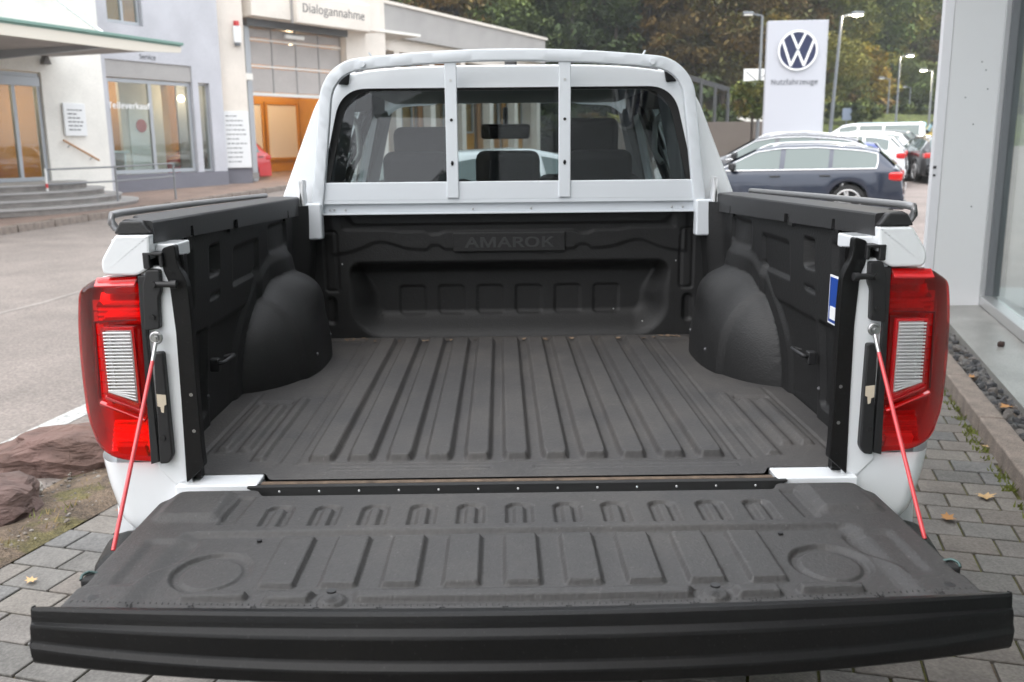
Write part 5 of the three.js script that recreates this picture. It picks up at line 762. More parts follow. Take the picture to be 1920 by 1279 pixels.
// ---------------------------------------------------------------- cars
function makeCar(name, label, c, o = {}) {
  const { L = 4.8, W: wd = 1.85, H = 1.46, kind = 'estate', chrome = true, group } = o;
  const car = thing(name, label, 'car'); if (group) car.userData.group = group;
  const paint = phy(c, 0.3, { metalness: o.metal ?? 0.4, clearcoat: 1, clearcoatRoughness: 0.04 }), glass = phy([0.10, 0.135, 0.13], 0.04, { ior: 1.5, clearcoat: 0.5 });
  const F = -L / 2, E = L / 2, w0 = wd / 2, k = H / 1.46;
  const key = kind === 'estate' ? [[F, 0.50], [F + 0.05, 0.68], [F + 0.25, 0.80], [F + 1.30, 0.98], [F + 1.45, 1.02], [F + 2.15, 1.37], [F + 2.6, 1.44], [F + 3.3, 1.455], [E - 0.9, 1.40], [E - 0.52, 1.345], [E - 0.12, 1.0], [E - 0.04, 0.9], [E, 0.55]]
    : kind === 'van' ? [[F, 0.5], [F + 0.05, 0.8], [F + 0.7, 1.05], [F + 1.3, 1.38], [F + 1.7, 1.44], [E - 0.2, 1.44], [E - 0.08, 1.38], [E - 0.02, 0.9], [E, 0.5]]
    : [[F, 0.50], [F + 0.05, 0.70], [F + 0.22, 0.82], [F + 1.05, 0.98], [F + 1.2, 1.02], [F + 1.85, 1.38], [F + 2.3, 1.45], [E - 1.0, 1.42], [E - 0.45, 1.34], [E - 0.12, 1.0], [E - 0.04, 0.9], [E, 0.55]];
  const yt = (x) => { let i = 0; while (i < key.length - 2 && x > key[i + 1][0]) i++; const [a, b] = [key[i], key[i + 1]], t = clamp((x - a[0]) / (b[0] - a[0])); return k * mix(a[1], b[1], t); };
  const yb = (x) => Math.min(k * mix(0.90, 0.985, clamp((x - F) / L)), yt(x) - 0.015);
  const plan = (x) => w0 * (1 - 0.16 * Math.pow(clamp((F + 0.75 - x) / 0.75), 2) - 0.10 * Math.pow(clamp((x - E + 0.6) / 0.6), 2));
  const wr = 0.335 * k, ax = [F + 0.88, E - 0.98];
  const sill = (x) => { let y = 0.20; for (const a of ax) { const d = Math.abs(x - a); if (d < wr + 0.045) y = Math.max(y, wr + Math.sqrt(Math.max(0, (wr + 0.045) ** 2 - d * d))); } return y; };
  const ring = (x) => { const w = plan(x), b = yb(x), t = yt(x), s = sill(x), g = clamp((t - b) / (0.42 * k)), rw = mix(w - 0.06, w - 0.24, g); return [[w - 0.05, s], [w - 0.005, s + 0.03], [w, Math.max(s + 0.05, 0.60)], [w - 0.004, Math.max(s + 0.08, b - 0.10)], [w - 0.03, Math.max(b, s + 0.1)], [rw, Math.max(b + 0.004, t - 0.06)], [rw - 0.10, t - 0.008], [0, t + 0.012]]; };
  const xs = [F, F + 0.02, ...lsp(F + 0.05, E - 0.05, 96), E - 0.02, E];
  const full = (x) => { const r = ring(x); return [...r.map(([z, y]) => [z, y]), ...r.slice(0, -1).reverse().map(([z, y]) => [-z, y])]; };
  const body = surf(xs, lsp(0, 14, 14), (x, j) => { const p = full(x)[Math.round(j)]; return [x, p[1], p[0]]; });
  const endcap = (x) => { const p = full(x); return new THREE.ShapeGeometry(poly(p)).rotateY(Math.PI / 2).translate(x, 0, 0).scale(1, 1, -1); };
  mesh('body', mrg([toCreasedNormals(body, 0.7), metreUV(endcap(F)), metreUV(endcap(E))]), paint, car);
  mesh('underbody', [span(F + 0.15, E - 0.15, 0.18, 0.55, -w0 + 0.12, w0 - 0.12)], M.black, car);
  // side windows as patches of the body's own surface
  const side = (x0, x1, s, lo = 0.06, hi = 0.93) => surf(lsp(x0, x1, 14), [lo, 0.5, hi], (x, t) => { const r = ring(x), a = r[4], b = r[5]; return [x, mix(a[1], b[1], t), s * (mix(a[0], b[0], t) + 0.006)]; });
  const wins = kind === 'estate' ? [[F + 1.75, F + 2.62], [F + 2.72, F + 3.55], [F + 3.63, E - 0.50]] : kind === 'van' ? [[F + 1.2, F + 1.95], [F + 2.05, F + 3.0], [F + 3.1, E - 0.3]] : [[F + 1.45, F + 2.25], [F + 2.34, F + 3.1], [F + 3.17, E - 0.50]];
  for (const s of [-1, 1]) {
    for (const [a, b] of wins) mesh('side_window', side(a, b, s), glass, car);
    if (chrome) mesh('window_trim', [tube(lsp(wins[0][0] - 0.25, wins[2][1], 14).map((x) => { const r = ring(x); return [x, r[4][1] + 0.004, s * (r[4][0] + 0.008)]; }), 0.014, 40, 6), tube(lsp(wins[0][0] - 0.25, wins[2][1], 18).map((x) => { const r = ring(x); return [x, mix(r[4][1], r[5][1], 0.97), s * (mix(r[4][0], r[5][0], 0.97) + 0.008)]; }), 0.012, 50, 6), tube(lsp(0, 1, 6).map((t) => { const r = ring(wins[2][1]); return [wins[2][1] + 0.02 * Math.sin(t * 3), mix(r[4][1], r[5][1], t * 0.97), s * (mix(r[4][0], r[5][0], t * 0.97) + 0.008)]; }), 0.012, 20, 6)], M.chrome, car);
    if (o.rails !== false) mesh('roof_rail', [tube([...lsp(F + 2.2, E - 0.75, 12)].map((x, i, a) => { const r = ring(x); return [x, r[6][1] + (i === 0 || i === a.length - 1 ? 0.0 : 0.045), s * (r[6][0] + 0.02)]; }), 0.016, 40, 6)], M.chrome, car);
    const tl = mesh('tail_lamp', [rbox(0.30, 0.17 * k, 0.36, 0.04, E - 0.17, 0.83 * k, s * (plan(E - 0.15) - 0.16))], phy([0.55, 0.012, 0.012], 0.15, { clearcoat: 1 }), car);
    mesh('headlamp', [rbox(0.40, 0.15, 0.30, 0.05, F + 0.28, 0.68 * k, s * (plan(F + 0.25) - 0.12), 0, s * 0.25)], std([0.7, 0.72, 0.74], 0.15, { metalness: 0.3 }), car);
    mesh('wing_mirror', [rbox(0.13, 0.14, 0.22, 0.04, F + 1.72, yb(F + 1.72) + 0.09, s * (w0 + 0.10)), rbox(0.07, 0.04, 0.16, 0.015, F + 1.72, yb(F + 1.72) + 0.01, s * (w0 + 0.0))], o.mirror ?? M.black, car);
    for (const x of [F + 2.55, F + 3.5]) mesh('door_handle', [rbox(0.20, 0.03, 0.06, 0.012, x, yb(x) - 0.12, s * (plan(x) + 0.002))], M.black, car);
    for (const a of ax) {
      const wh = mesh('wheel', T(new THREE.LatheGeometry([[wr * 0.72, -0.10], [wr * 0.94, -0.11], [wr, -0.08], [wr, 0.08], [wr * 0.94, 0.11], [wr * 0.72, 0.10]].map((p) => new THREE.Vector2(...p)), 32), a, wr, s * (w0 - 0.115), Math.PI / 2), M.rubber, car);
      mesh('rim', [T(new THREE.CylinderGeometry(0.05, 0.05, 0.16, 14), a, wr, s * (w0 - 0.10), Math.PI / 2), T(new THREE.TorusGeometry(wr * 0.70, 0.018, 8, 28), a, wr, s * (w0 - 0.02)), ...lsp(0, 9, 9).map((q) => box(0.035, wr * 0.68, 0.03, 0, wr * 0.36, 0, 0, 0, 0).rotateZ((Math.floor(q / 2) + (q % 2 ? 0.10 : -0.10)) * Math.PI * 2 / 5 + 0.2).translate(a, wr, s * (w0 - 0.03)))], M.alu, wh);
      mesh('brake_disc', [T(new THREE.CylinderGeometry(wr * 0.68, wr * 0.68, 0.03, 24), a, wr, s * (w0 - 0.14), Math.PI / 2)], M.black, wh);
    }
  }
  const across = (x0, x1, inset) => surf(lsp(x0, x1, 8), lsp(-1, 1, 8), (x, s) => { const r = ring(x), zz = s * (r[6][0] - inset); return [x, yt(x) + 0.012 + 0.010 * (1 - s * s), zz]; });
  const est = kind === 'estate';
  if (kind !== 'van') { mesh('windscreen', across(est ? F + 1.5 : F + 1.25, est ? F + 2.1 : F + 1.82, -0.03), glass, car); mesh('rear_window', across(E - 0.47, E - 0.16, -0.02), glass, car); }
  else { mesh('windscreen', across(F + 0.75, F + 1.28, -0.03), glass, car); mesh('rear_window', surf(lsp(0, 1, 4), lsp(-1, 1, 4), (u, s) => [mix(E - 0.012, E - 0.065, u), k * mix(0.98, 1.32, u), s * (w0 - 0.24)]), glass, car); }
  mesh('rear_bumper', [rbox(0.16, 0.20, wd - 0.24, 0.05, E - 0.05, 0.40, 0)], o.bumper ?? paint, car); mesh('bumper_trim', [rbox(0.18, 0.14, wd - 0.4, 0.04, E - 0.04, 0.26, 0)], M.black, car);
  mesh('front_bumper', [rbox(0.16, 0.30, wd - 0.36, 0.06, F + 0.05, 0.40, 0)], paint, car); mesh('grille', [rbox(0.05, 0.30, 0.8, 0.02, F + 0.0, 0.56, 0)], M.black, car); mesh('licence_plate', [box(0.01, 0.11, 0.50, E + 0.035, 0.62 * k, 0)], B.board, car);
  return car;
}
const park = (car, rearX, rearZ, deg, L) => { const r = deg * Math.PI / 180; car.rotation.y = r; const x = rearX - Math.cos(r) * L / 2, z = rearZ + Math.sin(r) * L / 2; car.position.set(x, lot(z), z); return car; };
const navyP = [0.022, 0.030, 0.052];
park(makeCar('estate_car', 'dark blue estate car with chrome window trim parked side-on nearest the truck', navyP, { L: 4.93, W: 1.87, H: 1.46 }), 8.0, -16.8, -24, 4.93);
park(makeCar('estate_car', 'taller dark grey estate car with silver roof rails behind the nearest blue one', [0.035, 0.037, 0.045], { L: 4.95, W: 1.9, H: 1.66 }), 9.0, -20.6, -24, 4.95);
const G = 'cars parked in the row beyond the two estates';
[['bright blue hatchback in the parked row just beyond the two estates', [0.02, 0.045, 0.22], 10.9, -24.4, 'hatch', 1.46], ['white estate car in the parked row, third beyond the nearest estate', [0.70, 0.71, 0.72], 12.4, -27.0, 'estate', 1.56], ['silver hatchback in the parked row beyond the white estate', [0.48, 0.49, 0.50], 13.6, -29.6, 'hatch', 1.5], ['white tall hatchback in the middle of the parked row', [0.74, 0.74, 0.73], 14.9, -32.2, 'hatch', 1.56], ['black hatchback with red tail lamps in the parked row', [0.02, 0.02, 0.022], 16.1, -34.8, 'hatch', 1.5], ['dark green hatchback near the far end of the parked row', [0.03, 0.045, 0.04], 17.5, -37.4, 'hatch', 1.5], ['white van roof showing at the far end of the parked row', [0.72, 0.73, 0.74], 18.8, -40.0, 'van', 1.75], ['pale blue van farthest in the parked row', [0.20, 0.42, 0.52], 20.2, -43.0, 'van', 1.75]].forEach(([l, c, x, z, kind, H]) => { const L = kind === 'hatch' ? 4.3 : 4.8; park(makeCar(kind === 'van' ? 'parked_van' : 'parked_car', l, c, { L, W: 1.82, H, kind, metal: 0.1, chrome: kind === 'estate', group: G, rails: kind === 'estate' }), x, z, -25, L); });
const suv = makeCar('parked_car', 'black off-roader seen from behind next to the white pier', [0.018, 0.018, 0.02], { L: 4.4, W: 1.85, H: 1.44, kind: 'hatch' }); suv.rotation.y = -98 * Math.PI / 180; suv.position.set(14.35, lot(-29.5), -29.5);
const yv = makeCar('parked_van', 'yellow van beyond the black off-roader', [0.72, 0.48, 0.06], { L: 4.4, W: 1.8, H: 2.0, kind: 'van', metal: 0, chrome: false, rails: false }); yv.rotation.y = -98 * Math.PI / 180; yv.position.set(20.4, lot(-41), -41);
const red = makeCar('parked_car', 'red hatchback standing inside the open workshop gate', [0.50, 0.02, 0.025], { L: 4.0, W: 1.7, H: 1.48, kind: 'hatch', metal: 0, chrome: false, rails: false }); { const p = FG.p(-0.45, 0.42, -1.7); red.position.set(...p); red.rotation.y = FG.r + 0.0; }
const wc = makeCar('parked_car', 'white car ahead of the truck, seen through its cab windows', [0.72, 0.73, 0.73], { L: 4.3, W: 1.8, H: 1.52, kind: 'hatch', metal: 0, chrome: false, rails: false, mirror: std([0.7, 0.7, 0.7], 0.3) }); wc.position.set(0.2, lot(-11.0), -11.0); wc.rotation.y = Math.PI + 0.6;
const bv = makeCar('parked_van', 'white panel van parked behind the viewer, mirrored in the rear window', [0.72, 0.73, 0.73], { L: 5.2, W: 1.95, H: 2.5, kind: 'van', metal: 0, chrome: false, rails: false }); bv.position.set(-0.2, -0.02, 22); bv.rotation.y = 0.5;
// ---------------------------------------------------------------- pylon, lamps, carport, wall, hoarding
{
  const y0 = lot(-34) - 0.1, o = thing('brand_pylon', 'tall white sign pylon with a round blue emblem beside the parked cars', 'sign', 11.04, 0, -34.2, -0.10);
  mesh('body', [rbox(2.18, 6.0 - y0, 0.28, 0.03, 0, (6.0 + y0) / 2, 0)], phy([0.45, 0.46, 0.50], 0.4, { clearcoat: 0.2 }), o);
  mesh('edge_trim', [span(1.092, 1.105, y0, 6.0, -0.14, 0.145)], B.board, o);
  roundel(o, 0.72, (g) => g.translate(0.03, 4.92, 0.19));
  mesh('lettering', text('Nutzfahrzeuge', 0.19, 0.01).translate(-0.02, 3.78, 0.145), B.ink, o);
}
const poleM = std([0.17, 0.185, 0.20], 0.5, { metalness: 0.3 }), lampGlow = std([1, 0.95, 0.85], 0.4, { emissive: lin(1, 0.93, 0.78), emissiveIntensity: 6 });
function streetLamp(label, x, z, top, arm, lit, lean = 0) {
  const y0 = lot(z) - 0.05, o = thing('street_lamp', label, 'street lamp', x, 0, z, 0, 'street lamps along the lot');
  mesh('pole', [rod([-lean, y0, 0], [0, top, 0], 0.085, 12, 0.05)], poleM, o);
  mesh('arm', [rod([0, top - 0.02, 0], [arm * 0.45, top + 0.07, 0], 0.035, 8)], poleM, o);
  const h = mesh('lamp_head', [rbox(0.46, 0.13, 0.22, 0.05, arm * 0.62, top + 0.10, 0)], poleM, o);
  mesh('lamp_glass', [rbox(0.38, 0.06, 0.18, 0.025, arm * 0.62, top + 0.03, 0)], lit ? lampGlow : B.strip, h);
  if (lit) { const l = new THREE.PointLight(0xffeccb, 12, 0, 2); l.position.set(x + arm * 0.62, top - 0.06, z); l.castShadow = true; l.shadow.radius = 6; scene.add(l); }
}
streetLamp('unlit grey street lamp left of the sign pylon', 11.33, -40.1, 6.95, -1, false);
streetLamp('lit street lamp just right of the sign pylon', 13.35, -36.1, 6.40, 1, true, 0.25);
streetLamp('lit street lamp over the parked row, second right of the pylon', 24.9, -58.1, 6.75, 1, true);
streetLamp('thin unlit street lamp beside the lit one over the parked row', 28.4, -68.1, 6.05, -1, false);
streetLamp('farthest thin street lamp near the white pier', 36.4, -83.1, 6.25, -1, false);
streetLamp('lit street lamp almost hidden by the white pier', 27.9, -60.1, 6.02, -1, true);
{ const o = thing('hoarding', 'white sheet hoarding behind the unlit street lamp', 'hoarding', 12.5, 0, -45.1); mesh('sheet', [box(1.25, 0.75, 0.05, 0.02, 4.75, 0)], B.board, o); mesh('post', [rod([-0.45, 0.7, -0.06], [-0.45, 4.9, -0.06], 0.05), ], poleM, o); mesh('post', [rod([0.45, 0.7, -0.06], [0.45, 4.9, -0.06], 0.05)], poleM, o); mesh('brace', [rod([-0.5, 5.0, 0.04], [0.1, 4.5, 0.04], 0.02, 6)], poleM, o); mesh('brace', [rod([0.6, 5.0, 0.04], [0.05, 4.5, 0.04], 0.02, 6)], poleM, o); }
{
  const o = thing('carport', 'open carport with a sloping dark roof at the edge of the wood', 'carport', 0, 0, 0), dk = std([0.045, 0.045, 0.047], 0.7), tl = std([0.06, 0.063, 0.064], 0.7);
  const A = [7.6, 5.55, -46.5], C = [12.1, 4.45, -48.5];
  mesh('roof', [surf([0, 1], [0, 1], (u, v) => [mix(A[0], C[0], u), mix(A[1], C[1], u) + v * 0.3, mix(A[2], C[2], u) - v * 4]), surf([0, 1], [0, 1], (u, v) => [mix(A[0], C[0], u), mix(A[1], C[1], u) - v * 0.26, mix(A[2], C[2], u) + 0.003])].map((g) => metreUV(g)), dk, o);
  for (const t of [0.15, 0.4, 0.62, 0.80, 0.97]) mesh('post', [rod([mix(A[0], C[0], t), 0.6, mix(A[2], C[2], t)], [mix(A[0], C[0], t), mix(A[1], C[1], t) - 0.1, mix(A[2], C[2], t)], 0.09, 8)], tl, o);
}
{ const o = mesh('retaining_wall', [span(5.5, 12.65, 0.4, 2.60, -44.4, -44.0)], plaster(0.40, 0.37, 0.345, 400)); tag(o, 'low grey-brown concrete retaining wall below the carport', 'wall'); }
{ const o = thing('stair_parapet', 'white stepped parapet behind the clipped tree', 'parapet', 0, 0, 0); mesh('slope', [extr(poly([[11.6, 3.3], [11.9, 3.3], [13.6, 2.5], [13.6, 1.0], [13.2, 1.0], [13.0, 2.3], [11.6, 2.75]]), 0.2).translate(0, 0, -44.9)], B.white, o); }
structure(mesh('grass_bank', surf(lsp(10, 70, 40), [0, 0.5, 1], (x, v) => { const z = -50 - 0.35 * (x - 10) - v * 9; return [x, lot(-55) + 0.2 + 2.1 * v * sstep(10, 18, x) + 0.15 * fbm(x * 0.5 + 9, v * 4 + 9, 999, 3, 3) - (v === 0 ? 0.9 : 0), z, x, z]; }), M.grass));
{ const o = thing('road_sign', 'small blue-grey sign plate between the clipped trees', 'sign', 22.3, 0, -59.5); mesh('plate', [box(0.6, 0.75, 0.04, 0, 3.35, 0)], std([0.16, 0.20, 0.27], 0.5), o); mesh('post', [rod([0, 1.0, -0.04], [0, 3.6, -0.04], 0.04)], poleM, o); }

// ---------------------------------------------------------------- trees
function crownGeo(seed, { n = 44, leaves = 64, rx = 3, ry = 4, y0 = 5, leaf = 0.34, pal, shape = 'round', box: bx = 0 }) {
  const R = rng(seed), N = n * leaves, pos = new Float32Array(N * 18), col = new Float32Array(N * 18), uv = new Float32Array(N * 12); let q = 0;
  for (let k = 0; k < n; k++) {
    let cx, cy, cz; const t = R(), a = R() * 6.283;
    if (shape === 'cone') { cy = -ry + 2 * ry * t; const rr = rx * (1 - t * 0.92) * (0.45 + 0.55 * Math.sqrt(R())); cx = Math.cos(a) * rr; cz = Math.sin(a) * rr; }
    else if (shape === 'box') { cx = (R() * 2 - 1) * rx; cy = (R() * 2 - 1) * ry; cz = (R() * 2 - 1) * rx; }
    else { const u = R() * 2 - 1, s = Math.sqrt(1 - u * u), rr = Math.cbrt(0.25 + 0.75 * R()); cx = s * Math.cos(a) * rx * rr; cz = s * Math.sin(a) * rx * rr; cy = u * ry * rr * (0.9 + 0.2 * R()); }
    const cr = (shape === 'box' ? 0.42 : 0.30) * Math.min(rx, ry) * (0.6 + 0.8 * R()), base = pal[Math.floor(R() * pal.length)], tone = 0.75 + 0.5 * R();
    for (let i = 0; i < leaves; i++) {
      const b = R() * 6.283, w = R() * 2 - 1, sw = Math.sqrt(1 - w * w), rr = cr * Math.cbrt(R()); let px = cx + sw * Math.cos(b) * rr * 1.25, py = cy + w * rr * 0.75, pz = cz + sw * Math.sin(b) * rr * 1.25;
      if (shape === 'box') { px = clamp(px, -rx * 1.05, rx * 1.05); py = clamp(py, -ry * 1.05, ry * 1.05); pz = clamp(pz, -rx * 1.05, rx * 1.05); }
      const L = leaf * (0.6 + 0.8 * R()), th = R() * 6.283, ph = (R() - 0.5) * 1.7, A = V(Math.cos(th) * Math.cos(ph), Math.sin(ph), Math.sin(th) * Math.cos(ph)).multiplyScalar(L), Bv = V(-Math.sin(th), (R() - 0.5) * 0.9, Math.cos(th)).multiplyScalar(L * 0.42);
      const p0 = [px - A.x, py + y0 - A.y, pz - A.z], p1 = [px + Bv.x, py + y0 + Bv.y, pz + Bv.z], p2 = [px + A.x, py + y0 + A.y - L * 0.25, pz + A.z], p3 = [px - Bv.x, py + y0 - Bv.y, pz - Bv.z];
      pos.set([...p0, ...p1, ...p2, ...p0, ...p2, ...p3], q * 18); uv.set([0, 0, 1, 0, 1, 1, 0, 0, 1, 1, 0, 1], q * 12);
      const v = tone * (0.7 + 0.6 * R()), c = [base[0] * v, base[1] * v, base[2] * v]; for (let e = 0; e < 6; e++) col.set(c, q * 18 + e * 3); q++;
    }
  }
  const g = new THREE.BufferGeometry(); g.setAttribute('position', new THREE.BufferAttribute(pos, 3)); g.setAttribute('color', new THREE.BufferAttribute(col, 3)); g.setAttribute('uv', new THREE.BufferAttribute(uv, 2)); g.computeVertexNormals(); return g;
}
const leafM = std(0xffffff, 0.85, { vertexColors: true }), barkM = std([0.075, 0.060, 0.048], 0.95, { bumpMap: speck, bumpScale: 0.02 });
function trunkGeo(seed, h, r, spread) { const R = rng(seed), l = [rod([0, -0.8, 0], [0.1, h * 0.55, 0.05], r, 8, r * 0.7), rod([0.1, h * 0.55, 0.05], [0, h * 0.9, 0], r * 0.7, 7, r * 0.25)]; for (let k = 0; k < 6; k++) { const a = R() * 6.28, y = h * (0.35 + 0.4 * R()); l.push(rod([0.05, y, 0.02], [Math.cos(a) * spread * (0.5 + 0.4 * R()), y + h * (0.12 + 0.16 * R()), Math.sin(a) * spread * 0.7], r * 0.34, 5, r * 0.08)); } return metreUV(mrg(l)); }
const PAL = {
  dark: [[0.045, 0.069, 0.017], [0.058, 0.084, 0.021], [0.036, 0.056, 0.016], [0.074, 0.096, 0.025]],
  mid: [[0.118, 0.151, 0.034], [0.095, 0.132, 0.031], [0.140, 0.162, 0.035], [0.084, 0.112, 0.030]],
  olive: [[0.235, 0.225, 0.045], [0.195, 0.205, 0.044], [0.260, 0.225, 0.043], [0.155, 0.180, 0.040]],
  brown: [[0.140, 0.095, 0.026], [0.118, 0.085, 0.025], [0.168, 0.103, 0.025], [0.092, 0.085, 0.022]],
  yellow: [[0.403, 0.302, 0.040], [0.336, 0.280, 0.040], [0.269, 0.246, 0.040], [0.426, 0.269, 0.036]],
};
const kinds = [
  { n: 'dark', name: 'conifer', lab: 'dark green conifer', o: { pal: PAL.dark, shape: 'cone', rx: 3.3, ry: 6.5, y0: 8, n: 70, leaves: 110, leaf: 0.30 }, h: 13 },
  { n: 'dark', name: 'broadleaf_tree', lab: 'dense dark green tree', o: { pal: PAL.dark, rx: 3.8, ry: 4.6, y0: 7.6, n: 62, leaves: 120, leaf: 0.28 }, h: 10 },
  { n: 'mid', name: 'broadleaf_tree', lab: 'mid green spreading tree', o: { pal: PAL.mid, rx: 4.2, ry: 4.2, y0: 7.6, n: 62, leaves: 120, leaf: 0.27 }, h: 10 },
  { n: 'olive', name: 'broadleaf_tree', lab: 'olive green autumn tree', o: { pal: PAL.olive, rx: 4.4, ry: 5.2, y0: 8.4, n: 70, leaves: 120, leaf: 0.27 }, h: 11 },
  { n: 'brown', name: 'broadleaf_tree', lab: 'brownish autumn tree', o: { pal: PAL.brown, rx: 4.0, ry: 5.0, y0: 8, n: 62, leaves: 120, leaf: 0.27 }, h: 11 },
  { n: 'yellow', name: 'broadleaf_tree', lab: 'yellow-green autumn tree', o: { pal: PAL.yellow, rx: 3.0, ry: 3.8, y0: 6, n: 54, leaves: 120, leaf: 0.24 }, h: 8 },
].map((k, i) => ({ ...k, crowns: [0, 1].map((v) => crownGeo(500 + i * 10 + v, k.o)), trunk: trunkGeo(600 + i, k.h, 0.26, k.o.rx) }));
const hillFront = (x) => -58 - Math.max(0, x - 14) * 1.25 + Math.max(0, -x) * 0.3;
const hillY = (x, z) => lot(-56) + 0.5 + Math.max(0, hillFront(x) - z) * 0.62;
structure(mesh('hillside', surf(lsp(-140, 260, 80), lsp(0, 1, 40), (x, v) => { const z = hillFront(x) - v * v * 230; return [x, hillY(x, z) - (v === 0 ? 3 : 0) + 1.5 * fbm(x * 0.1 + 50, z * 0.1 + 90, 999, 3, 8), z, x, z]; }), std(0xffffff, 0.95, { map: tex(256, (u, v) => { const k = 0.5 + 0.8 * fbm(u * 16, v * 16, 16, 4, 420); return [0.24 * k, 0.21 * k, 0.12 * k]; }, { srgb: true, size: 12 }) })));
{
  const R = rng(909), where = (sx) => (sx < -0.2 ? 'above the left part of the workshop' : sx < -0.05 ? 'above the workshop roof end' : sx < 0.08 ? 'above the middle of the cab' : sx < 0.2 ? 'above the right upright of the rack' : sx < 0.34 ? 'above the right corner of the cab' : sx < 0.44 ? 'above the carport' : sx < 0.5 ? 'behind the unlit lamp' : sx < 0.62 ? 'behind the sign pylon' : sx < 0.7 ? 'right beside the pylon' : sx < 0.78 ? 'above the parked row' : sx < 0.86 ? 'above the black off-roader' : 'behind the white pier');
  const sizeWord = (v) => (v < 0.75 ? 'low' : v < 0.95 ? 'mid-sized' : v < 1.15 ? 'tall' : 'very tall'), rowWord = (b) => (b < 3 ? 'at the wood edge' : b < 8 ? 'in the second row' : b < 14 ? 'in the third row' : b < 20 ? 'part way up' : b < 30 ? 'higher up' : 'far up');
  const rowsOf = [[1.5, 3.6, 0.62], [6, 4.2, 0.8], [11, 4.6, 0.95], [17, 5.2, 1.0], [24, 5.6, 1.05], [32, 6, 1.1], [42, 7, 1.15], [54, 8, 1.2]];
  for (const [back, gap, sc] of rowsOf) for (let x = -34; x < 96; x += gap * (0.75 + 0.5 * R())) {
    const z = hillFront(x) - back + (R() - 0.5) * 3, y = hillY(x, z), s = V(x, y + 6, z).project(camera); if (s.x < -0.5 || s.x > 1.15) { R(); continue; }
    const top = V(x, y, z).project(camera); if (top.y > 1.15) continue;
    // palette by place: dark and brown on the left, olive and yellow to the right
    const r = R(); let ki; if (s.x < -0.02) ki = r < 0.38 ? 4 : r < 0.62 ? 1 : r < 0.8 ? 0 : 2; else if (s.x < 0.36) ki = r < 0.34 ? 1 : r < 0.54 ? 0 : r < 0.74 ? 4 : r < 0.92 ? 2 : 3; else if (s.x < 0.52) ki = r < 0.35 ? 4 : r < 0.6 ? 3 : r < 0.8 ? 2 : 5; else ki = r < 0.62 ? 3 : r < 0.76 ? 5 : r < 0.95 ? 2 : 4;
    const K = kinds[ki], S = sc * (0.8 + 0.45 * R());
    const t = thing(K.name, `${sizeWord(S)} ${K.lab} ${rowWord(back)} ${where(s.x)}`, 'tree', x, y, z, R() * 6.28, 'trees covering the hillside');
    t.scale.setScalar(S); mesh('trunk', K.trunk, barkM, t); mesh('crown', K.crowns[R() < 0.5 ? 0 : 1], leafM, t);
  }
  // brush and saplings filling the foot of the wood
  const bush = [crownGeo(801, { pal: PAL.dark, rx: 1.6, ry: 1.2, y0: 1.1, n: 18, leaves: 60, leaf: 0.22 }), crownGeo(802, { pal: [...PAL.olive, ...PAL.brown], rx: 1.7, ry: 1.3, y0: 1.2, n: 18, leaves: 60, leaf: 0.22 })];
  const all = []; for (let k = 0; k < 150; k++) { const x = -20 + 90 * R(), z = hillFront(x) - 14 * R() + 2, sp = V(x, hillY(x, z), z).project(camera); if (sp.x < -0.4 || sp.x > 0.95) continue; all.push(bush[k % 2].clone().scale(1 + R(), 0.8 + 0.9 * R(), 1 + R()).rotateY(R() * 6).translate(x, hillY(x, z), z)); }
  const u = mesh('undergrowth', mrg(all), leafM); u.userData = { kind: 'stuff', label: 'dense brush and saplings at the foot of the wooded hill', category: 'undergrowth' };
  // clipped trees
  const clip = [crownGeo(811, { pal: [...PAL.mid, ...PAL.olive, PAL.brown[0]], shape: 'box', rx: 0.72, ry: 0.66, y0: 0, n: 60, leaves: 60, leaf: 0.11 }), crownGeo(812, { pal: [...PAL.dark, ...PAL.mid], shape: 'box', rx: 0.72, ry: 0.55, y0: 0, n: 50, leaves: 56, leaf: 0.13 })];
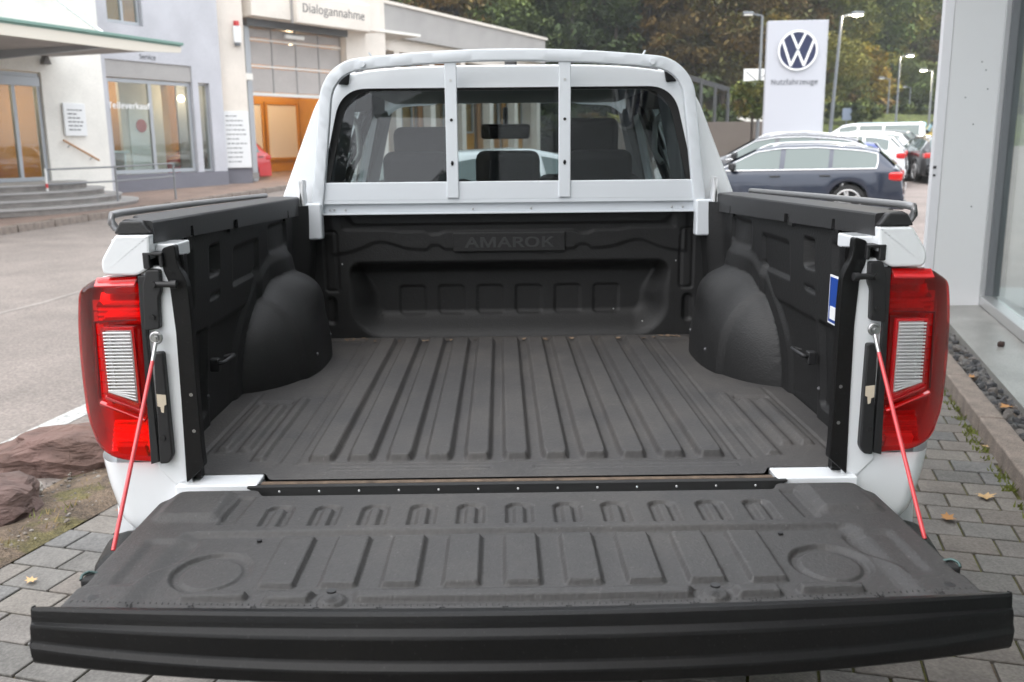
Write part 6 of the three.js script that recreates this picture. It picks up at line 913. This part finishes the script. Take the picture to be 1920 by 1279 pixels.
  const ct = (label, x, z, yc, k, s) => { const t = thing('clipped_tree', label, 'tree', x, lot(z), z, k * 0.7, 'clipped trees along the lot'); mesh('trunk', [rod([0, -0.1, 0], [0, yc - lot(z) - 0.2, 0], 0.07, 8, 0.05)], barkM, t); const c = mesh('crown', clip[k % 2], leafM, t); c.position.y = yc - lot(z); c.scale.set(s, s, s); };
  ct('large clipped tree with a box-shaped crown left of the sign pylon', 10.55, -38.1, 3.33, 0, 1.04);
  ct('small clipped tree right of the pylon foot', 21.5, -60, 3.6, 1, 0.85); ct('clipped tree between the two lamp posts', 23.1, -60, 3.5, 1, 0.95); ct('clipped tree beside the lit lamp post', 24.5, -61, 3.5, 1, 0.8); ct('clipped tree behind the thin lamp posts', 29.5, -68, 3.7, 1, 0.9); ct('farthest clipped tree by the white pier', 32.5, -72, 3.8, 1, 0.9);
}

for (const [l, x, z, k] of [['dark tree behind the viewer, left of the van, mirrored in the rear window', -7, 30, 1], ['broad green tree behind the viewer, mirrored at the left of the rear window', -12, 34, 2]]) { const K = kinds[k], t = thing('broadleaf_tree', l, 'tree', x, -0.1, z, 1); t.scale.setScalar(0.42); mesh('trunk', K.trunk, barkM, t); mesh('crown', K.crowns[0], leafM, t); }

{ // labels shared by several trees say which one, counted from the left
  const by = {}; for (const o of scene.children) if (o.userData.group === 'trees covering the hillside') (by[o.userData.label] ??= []).push(o);
  const ord = ['leftmost', 'second from left', 'third from left', 'fourth from left', 'fifth from left', 'sixth from left', 'seventh from left', 'eighth from left', 'ninth from left', 'tenth from left', 'eleventh from left', 'twelfth from left'];
  for (const [l, a] of Object.entries(by)) if (a.length > 1) { a.sort((p, q) => p.position.x / -p.position.z - q.position.x / -q.position.z).forEach((o, i) => { let t = l; for (const w of [' autumn', ' green', ' white']) if ((t + ', ' + ord[i]).split(' ').length > 16) t = t.replace(w, ''); if (ord[i] && (t + ord[i]).split(' ').length < 17) o.userData.label = `${t}, ${ord[i]}`; }); }
}
// thin evening haze
scene.fog = new THREE.FogExp2(0xd8dde0, 0.0007);
renderer.render(scene, camera);
